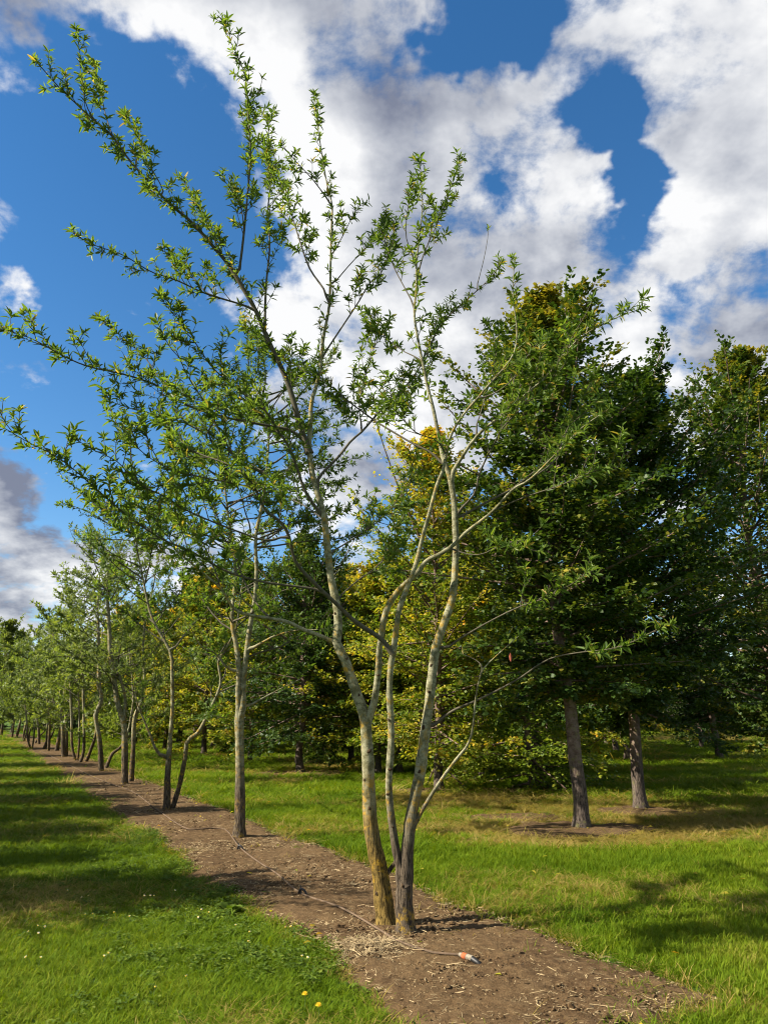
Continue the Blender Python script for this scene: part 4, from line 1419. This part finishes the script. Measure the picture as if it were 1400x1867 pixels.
    Ls = g.uniform(leaf * .7, leaf * 1.2, n)
    if detail:
        pr = np.array([[0, 0, 0], [.3, .30, .05], [.3, -.30, .05], [.7, .26, .03], [.7, -.26, .03], [1, 0, -.06]])
        tri = np.array([[0, 2, 1], [1, 2, 4], [1, 4, 3], [3, 4, 5]])
    else:
        pr = np.array([[0, 0, 0], [.5, .36, .04], [.5, -.36, .04], [1, 0, -.05]])
        tri = np.array([[0, 2, 1], [1, 2, 3]])
    V = pos[:, None] + Ls[:, None, None] * (pr[None, :, :1] * dx[:, None] + pr[None, :, 1:2] * dy[:, None] + pr[None, :, 2:] * up[:, None])
    F = (tri[None] + (np.arange(n) * len(pr))[:, None, None]).reshape(-1, 3)
    spray = g.normal(0, .15, (nb, ntw))[:, :, None] + g.normal(0, .10, nb)[:, None, None]
    tint = .40 + spray + tip_tint * np.clip((s - .55) / .45, 0, 1)[:, None, None] ** 1.2 + .10 * (tj[:, :, None] - .5) + g.normal(0, .13, (nb, ntw, nlf))
    tint = np.repeat(np.clip(tint, 0, 1).ravel(), len(tri))
    return trunk, limbs, (V.reshape(-1, 3), F, tint)


def beech_tree(name, label, loc, parts, leafm, bark, group=None, cat='tree'):
    root = thing(name, label, cat, loc, group)
    (tv, tf), (lv, lf), (cv, cf, ct) = parts
    link('trunk', np_mesh('trunk', tv, tf, bark, True, vert_attr={'height': tv[:, 2]}), root)
    link('limbs', np_mesh('limbs', lv, lf, bark, True, vert_attr={'height': lv[:, 2] + 2}), root, kind='stuff')
    link('crown', np_mesh('crown', cv, cf, leafm, False, face_attr={'tint': ct}), root, kind='stuff')
    return root


def px_lean(pts, Y, base):
    return np.array([at(x, y, Y) - base for x, y in pts])


GB = 'leafy beeches in the rows right of the soil strip'
b1 = gnd(1060, 1512)
beech1 = beech_tree('beech_tree', 'leafy beech with smooth reddish-brown trunk and yellowing pointed top', b1,
                    beech_meshes(1, 9.1, 1.8, 1.75, .10, 210, 20, 16, .085, px_lean([(1060, 1516), (1057, 1450), (1048, 1380), (1040, 1300), (1030, 1230), (1017, 1160), (1010, 1050), (1000, 900), (993, 700), (985, 500)], b1[1], b1), .55, .95, .6, True), M['beech_leaf_tip'], M['beech_bark'], GB)
c1 = gnd(1167, 1477)
beech2 = beech_tree('beech_tree', 'dark leafy beech with mossy grey trunk, second trunk from the right side lawn', c1,
                    beech_meshes(2, 8.5, 1.65, 2.15, .10, 210, 20, 16, .09, px_lean([(1168, 1481), (1162, 1420), (1156, 1330), (1150, 1250), (1146, 1180), (1148, 1000), (1153, 800), (1164, 620)], c1[1], c1), .12, .7, .6, True), M['beech_leaf'], M['beech_bark'], GB)
beech2['label'] = 'dark leafy beech with mossy grey trunk, just behind the reddish-trunked beech'
d1 = gnd(1432, 1442)
beech3 = beech_tree('beech_tree', 'leafy beech cut by the right picture edge, with pale upright top shoots', d1,
                    beech_meshes(3, 10.9, 1.0, 2.5, .12, 200, 19, 15, .10, px_lean([(1432, 1446), (1415, 1340), (1400, 1200), (1375, 1050), (1358, 930), (1350, 800), (1362, 600)], d1[1], d1), .42, .7, .6, True), M['beech_leaf_tip'], M['beech_bark'], GB)
c2 = gnd(968, 1441)
bush1 = beech_tree('beech_tree', 'bushy beech with lit leaves down to the ground and yellow lower sprays', c2,
                   beech_meshes(4, 7.0, .12, 1.9, .08, 170, 18, 14, .085, None, .15, .8, .85, True), M['lime_leaf'], M['beech_bark'], GB)
b2 = gnd(800, 1442)
yel1 = beech_tree('hornbeam_tree', 'yellow-green hornbeam behind the front oak, golden pointed top', b2,
                  beech_meshes(5, 8.6, .55, 2.0, .09, 170, 18, 13, .085, None, .35, .9, .8), M['yellow_leaf'], M['beech_bark'], GB)
b3 = gnd(550, 1410)
dk1 = beech_tree('beech_tree', 'bushy dark green beech with layered branches and a short clear trunk', b3,
                 beech_meshes(6, 6.9, 1.0, 2.2, .10, 150, 18, 13, .10, None, .25, .8, .9), M['beech_leaf'], M['beech_bark'], GB)
fullp = beech_meshes(7, 7.6, .7, 2.1, .10, 130, 15, 12, .13, None, .3, .85, .8)
tallp = beech_meshes(8, 8.6, 1.3, 2.1, .12, 130, 15, 12, .14, None, .15, .75, .7)
full = beech_tree('hornbeam_tree', 'golden hornbeam with orange leaves behind the crooked-stemmed young oak', gnd(372, 1377), fullp, M['yellow_leaf'], M['beech_bark'], GB)
tall = beech_tree('beech_tree', 'tall dark beech with a low stump-like foot on the shaded lawn, near the right edge', gnd(1312, 1385), tallp, M['beech_leaf'], M['beech_bark'], GB)

more = [((582, 1392), dk1, .95, M['beech_leaf_tip'], 'dark green beech just behind the short-trunked bushy beech'),
        ((690, 1412), full, .82, M['yellow_leaf'], 'yellow hornbeam in the gap right of the bushy dark beech'),
        ((730, 1412), dk1, .9, M['lime_leaf'], 'green beech seen between the front oak stems'),
        ((455, 1392), full, .80, M['yellow_leaf'], 'yellowing hornbeam behind the trunk of the second oak'),
        ((880, 1420), bush1, .95, None, 'low bushy beech right of the front oak stems'),
        ((300, 1367), full, .85, M['yellow_leaf'], 'yellow-green hornbeam behind the paired pale oak stems'),
        ((245, 1358), dk1, .9, M['beech_leaf_tip'], 'green hornbeam far along the row, left of the golden one'),
        ((205, 1350), full, .85, M['yellow_leaf'], 'distant yellow hornbeam behind the kinked oak stem'),
        ((640, 1388), full, .95, M['yellow_leaf'], 'tall yellow hornbeam behind the left stem of the front oak')]
for px, src, s, cm, lab in more:
    copy_tree(src, tuple(gnd(*px)), random.uniform(0, 6.28), s, lab, GB, cm)

# the parallel row beyond the left edge, whose crowns shade the lawn
DX = (7.2, 7.6, 7.2, 6.6, 6.9, 6.9, 6.9, 7.0, 7.0, 7.0, 7.0)
for i, (Y, s) in enumerate(((6.6, .68), (8.2, .60), (10.4, .62), (12.4, .74), (14.4, .68), (16.8, .7), (20.0, .74), (24, .78), (29, .78), (35, .8))):
    p = np.array((ROW_O[0] - .515 * (Y - ROW_O[1]) - DX[i], Y, 0))
    copy_tree(dk1, tuple(p), 1.3 * i, s, 'leafy tree of the next row, outside the left edge of the picture', 'trees of the row outside the picture')

# deeper rows, parallel to the first
GR = 'beeches massed in the deeper rows'
ZONES = [(330, 'beyond the paired oak stems'), (480, 'behind the second oak'), (640, 'left of the front oak stems'), (840, 'behind the front oak stems'), (1010, 'behind the bushy low-leaved beech'),
         (1120, 'behind the reddish beech trunk'), (1240, 'behind the mossy beech trunk'), (1500, 'towards the right picture edge')]


def pix_x(p):
    return CX + FPX * p[0] / axial(p)


def zone(p):
    x = pix_x(p)
    return next((z for e, z in ZONES if x < e), ZONES[-1][1])


random.seed(21)


def row_spot(dx, Y):
    """dx metres right of the oak row, Y metres ahead"""
    return np.array((ROW_O[0] + (Y - ROW_O[1]) * -.515 + dx, Y, 0))


for dx, ys in ((8.1, (33, 38, 43, 49, 56)), (5.4, (43, 49, 56)), (13.5, (22.8, 27.3, 31.8, 36.5, 41, 46, 52, 60)), (18.7, (27.5, 31, 35.5, 40, 45, 51, 58)), (23.7, (33.5, 38, 43, 48, 55, 63)),
               (30, (37, 41.5, 46, 51, 57, 64)), (37, (40, 45, 50, 55, 61, 68)), (45, (48, 53, 59, 66, 73))):
    for Y in ys:
        p = row_spot(dx + random.uniform(-.4, .4), Y + random.uniform(-.5, .5))
        if not -40 < pix_x(p) < 1480:
            continue
        src = random.choice((tall, tall, full, dk1))
        yellow = random.random() < (.45 if dx < 20 else .12)
        copy_tree(src, tuple(p), random.uniform(0, 6.28), random.uniform(.85, 1.08), ('yellowing' if yellow else 'dark green') + ' beech in the deeper rows, %s' % zone(p), GR + (' turning yellow' if yellow else ''), M['yellow_leaf'] if yellow else M['beech_leaf'])
# taller trees closing the left end of the lane
for px, py, sc_, lab in ((-12, 1346, .95, 'tall loose green tree at the left picture edge beyond the oak row'), (22, 1336, 1.0, 'tall green tree beyond the far end of the oak row'), (52, 1331, .95, 'green tree right of the tall ones closing the oak row')):
    copy_tree(tall, tuple(gnd(px, py)), px * .1, sc_, lab, 'trees closing the far end of the row', M['oak_leaf_far'])
# low leafy beeches filling the far side between the trunks
for i in range(48):
    x = -40 + i * 1.9 + random.uniform(-.6, .6)
    y = 72 + random.uniform(-2, 3)
    if -60 < pix_x(np.array((x, y, 0))) < 1460:
        copy_tree(bush1, (x, y, 0), random.uniform(0, 6.28), random.uniform(.7, .95), 'low bushy beech in the hedge-like far row, %s' % zone(np.array((x, y, 0))), 'low bushy beeches in the far row', M['beech_leaf'])
# far belt at the end of the lane
for i in range(56):
    x = -64 + i * 2.35 + random.uniform(-1, 1)
    y = 78 + random.uniform(0, 26)
    if not -60 < pix_x(np.array((x, y, 0))) < 1460:
        continue
    copy_tree(tall if i % 2 else dk1, (x, y, 0), random.uniform(0, 6.28), random.uniform(1.0, 1.35), 'distant tree in the belt closing the nursery, %s' % zone(np.array((x, y, 0))), 'distant belt of trees', M['beech_leaf'])


# ------------------------------------------------------------------ small things on the ground
def tube_obj(name, pts, rad, mat, n=60, sides=8, parent=None, origin=(0, 0, 0), **props):
    P = resample(pts, n)
    r = np.full(n, rad) if np.isscalar(rad) else np.interp(np.linspace(0, 1, n), np.linspace(0, 1, len(rad)), rad)
    v, f = tubes(P[None], r[None], sides)
    me = Geo().add(v, f).mesh(name, mat, origin)
    return link(name, me, parent, None if parent else tuple(origin), **props)


def hose_pts(pxs, z):
    out = []
    for i, (x, y) in enumerate(pxs):
        p = gnd(x, y)
        out.append((p[0], p[1], z[i % len(z)]))
    return out


h0 = gnd(690, 1712)
hose = thing('irrigation_hose', 'brown drip hose lying along the soil strip past the tree feet', 'hose', h0)
HP = [(75, 1372), (130, 1400), (186, 1428), (240, 1447), (285, 1482), (340, 1518), (375, 1518), (410, 1519), (437, 1554), (470, 1580), (505, 1605), (548, 1639), (620, 1668), (690, 1708), (730, 1735), (800, 1754), (842, 1759)]
tube_obj('tube', hose_pts(HP, [.058, .052, .060, .048]), .0080, M['hose'], 160, 8, hose, h0)
e0, e1 = gnd(836, 1758), gnd(872, 1770)
dv = unit(e1 - e0)


def along(t, z=.060):
    q = e0 + (e1 - e0) * t
    return (q[0], q[1], z)


tube_obj('tape_wrap', [along(.05), along(.25), along(.6), along(.72)], [.012, .018, .019, .017], M['white_tape'], 10, 14, hose, h0, label='white tape wrapped round the hose end')
tube_obj('tape_band', [along(.24), along(.44)], .0200, M['orange_tape'], 4, 14, hose, h0, label='orange band on the hose end')
tube_obj('end_plug', [along(.68), along(.9, .05), along(1.0, .045), along(1.12, .03)], [.017, .018, .015, .008], M['black_plastic'], 12, 12, hose, h0, label='black plug at the hose end')
for i, (px, py, lab) in enumerate(((437, 1556, 'black hose peg in front of the second oak'), (550, 1640, 'black hose peg on open soil left of the front oak'))):
    p = gnd(px, py)
    pg = thing('hose_peg', lab, 'peg', p, 'pegs holding the hose')
    tube_obj('spike', [(p[0], p[1], -.02), (p[0] - .006, p[1], .06), (p[0] - .016, p[1] + .01, .115)], [.010, .009, .004], M['black_plastic'], 8, 8, pg, p)
    tube_obj('hook', [(p[0] - .035, p[1] + .02, .03), (p[0] - .01, p[1], .085), (p[0] + .03, p[1] - .015, .07), (p[0] + .05, p[1] - .02, .025)], [.008, .012, .011, .006], M['black_plastic'], 12, 8, pg, p)
# single dry stalks
p = gnd(876, 1853)
ds = tube_obj('dry_stalk', [(0, 0, 0), (.012, .004, .12), (.03, .01, .26), (.04, .012, .40)], [.0030, .0028, .0022, .0015], M['straw'], 12, 6, None, p, label='upright dry grass stalk near the hose end', category='stalk')
for i, (a, b, lab) in enumerate((((700, 1738), (845, 1755), 'long pale straw lying beside the hose towards its taped end'), ((735, 1738), (890, 1830), 'long pale straw lying across the soil in front of the oak'),
                                 ((640, 1718), (690, 1735), 'short thick straw by the oak foot'), ((655, 1698), (682, 1728), 'leaning pale straw left of the oak foot'), ((668, 1702), (680, 1722), 'short pale straw close to the left stem'))):
    A, Bq = gnd(*a), gnd(*b)
    mid = (A + Bq) / 2
    tube_obj('straw', [(A[0] - mid[0], A[1] - mid[1], .06), (.0, .01, .068), (Bq[0] - mid[0], Bq[1] - mid[1], .05)], .0028, M['straw'], 12, 5, None, mid, label=lab, category='straw', group='long straws by the front oak')

# daisies and a dandelion in the lawn
g = np.random.default_rng(77)


def flower_head(r, n, mat, cup):
    V, F = [(0, 0, 0)], []
    for i in range(n):
        a = i * 6.283 / n
        o = len(V)
        w = 6.283 / n * .42
        V += [(math.cos(a - w) * r * .6, math.sin(a - w) * r * .6, cup * .5), (math.cos(a) * r, math.sin(a) * r, cup), (math.cos(a + w) * r * .6, math.sin(a + w) * r * .6, cup * .5)]
        F += [(0, o, o + 1), (0, o + 1, o + 2)]
    return np_mesh('petals', np.array(V), np.array(F), mat)


pet = flower_head(.0095, 12, M['white_petal'], .006)
eye_v, eye_f = tubes(np.array([[(0, 0, -.002), (0, 0, .003), (0, 0, .006)]]), np.array([[.004, .0055, .001]]), 8)
eye = np_mesh('eye', eye_v, eye_f, M['yellow_petal'], True)
sv, sf = tubes(np.array([[(0, 0, -.075), (.003, 0, -.04), (0, 0, 0)]]), np.array([[.0013, .0012, .0012]]), 5)
stm = np_mesh('stalk', sv, sf, M['green_stem'], True)
dz = [(122, 1643), (148, 1656), (160, 1653), (262, 1653), (273, 1653), (280, 1653), (154, 1689), (168, 1688), (207, 1685), (235, 1693), (50, 1722), (67, 1711), (68, 1726), (80, 1713), (45, 1772), (72, 1773), (196, 1764), (188, 1770), (318, 1643), (366, 1680), (380, 1685), (361, 1694), (429, 1710),
      (454, 1723), (452, 1741), (520, 1714), (530, 1712), (550, 1770), (560, 1773), (338, 1809), (281, 1830)]
for i, (x, y) in enumerate(dz):
    p = gnd(x, y)
    r = thing('daisy', 'small white daisy in the short grass left of the soil strip', 'flower', (p[0], p[1], .085), 'daisies in the lawn')
    r.rotation_euler = (g.normal(0, .4), g.normal(0, .4), g.uniform(0, 6.28))
    link('petals', pet, r); link('eye', eye, r); link('stalk', stm, r)
for x, y, lab in ((555, 1851, 'yellow dandelion flower at the bottom edge of the lawn'), (580, 1873, 'yellow dandelion cut by the bottom picture edge')):
    p = gnd(x, y)
    r = thing('dandelion', lab, 'flower', (p[0], p[1], .10))
    for k, (rr, cc) in enumerate(((.021, .004), (.016, .010), (.010, .013))):
        o = link('petals', flower_head(rr, 18, M['yellow_petal'], cc), r)
        o.rotation_euler = (0, 0, k * .3)
        o.location = (0, 0, k * .002)
    link('stalk', stm, r)


# broad-leaved weeds at the soil edge
def weed(px, py, n, length, lab):
    p = gnd(px, py)
    gg = np.random.default_rng(px)
    r = thing('weed', lab, 'weed', p)
    for i in range(n):
        a = i * 2.4 + gg.uniform(-.3, .3)
        L = length * gg.uniform(.6, 1.15)
        e = gg.uniform(.35, 1.1)
        W = L * gg.uniform(.36, .5)
        t = np.linspace(0, 1, 6)
        x = L * (t * math.cos(e) + .12 * t ** 2)
        z = L * (t * math.sin(e) - .45 * t ** 2) + .01
        w = W * np.sin(np.pi * np.clip(t * .9 + .07, 0, 1)) ** .8 * (1 + .12 * np.sin(t * 30 + i))
        V = np.concatenate([np.stack((x, sgn * w / 2, z + (.18 * w if sgn else 0)), 1) for sgn in (-1, 0, 1)])
        k = 6
        F = np.array([(j, j + 1, k + j + 1, k + j) for j in range(5)] + [(k + j, k + j + 1, 2 * k + j + 1, 2 * k + j) for j in range(5)])
        o = link('leaf', np_mesh('leaf', V, F, M['clover'], True, face_attr={'tint': np.full(10, gg.uniform(.3, .9))}), r)
        o.rotation_euler = (0, 0, a)


weed(418, 1668, 12, .17, 'broad-leaved dock weed at the left edge of the soil strip')
weed(405, 1648, 9, .12, 'smaller broad-leaved weed just behind the dock weed')
weed(488, 1634, 11, .075, 'little green weed rosette alone on the bare soil')
weed(640, 1808, 10, .075, 'small green weed at the near soil edge below the front oak')
weed(665, 1815, 8, .06, 'tiny weed seedling on the soil below the front oak')
weed(1180, 1625, 10, .10, 'leafy weed in the long grass right of the soil strip')


# fallen leaves on the lawn and soil
def build_fallen():
    n = 700
    x, y = spots(4.2, 22, 1.6)
    k = row_uv(x, y)[1] > vl - .1
    x, y = x[k][:n], y[k][:n]
    n = len(x)
    gg = np.random.default_rng(5)
    v, tri = leaf_arrays(n, gg, (.04, .075), (.018, .035), True)
    az = gg.uniform(0, 6.283, n)
    dx = np.stack((np.cos(az), np.sin(az), gg.normal(0, .2, n)), 1)
    dy = np.stack((-np.sin(az), np.cos(az), gg.normal(0, .3, n)), 1)
    up = np.cross(dx, dy)
    z = np.where(bare(x, y) > 0, .05, .075)
    w = np.stack((x, y, z), 1)[:, None] + v[:, :, :1] * dx[:, None] + v[:, :, 1:2] * dy[:, None] + v[:, :, 2:] * up[:, None]
    f = (tri[None] + (np.arange(n) * v.shape[1])[:, None, None]).reshape(-1, 3)
    link('fallen_leaves', np_mesh('fallen_leaves', w.reshape(-1, 3), f, M['yellow_leaf'], False, face_attr={'tint': np.repeat(gg.uniform(.35, 1, n), len(tri))}), kind='stuff', label='scattered fallen yellow and brown leaves', category='leaves')


build_fallen()
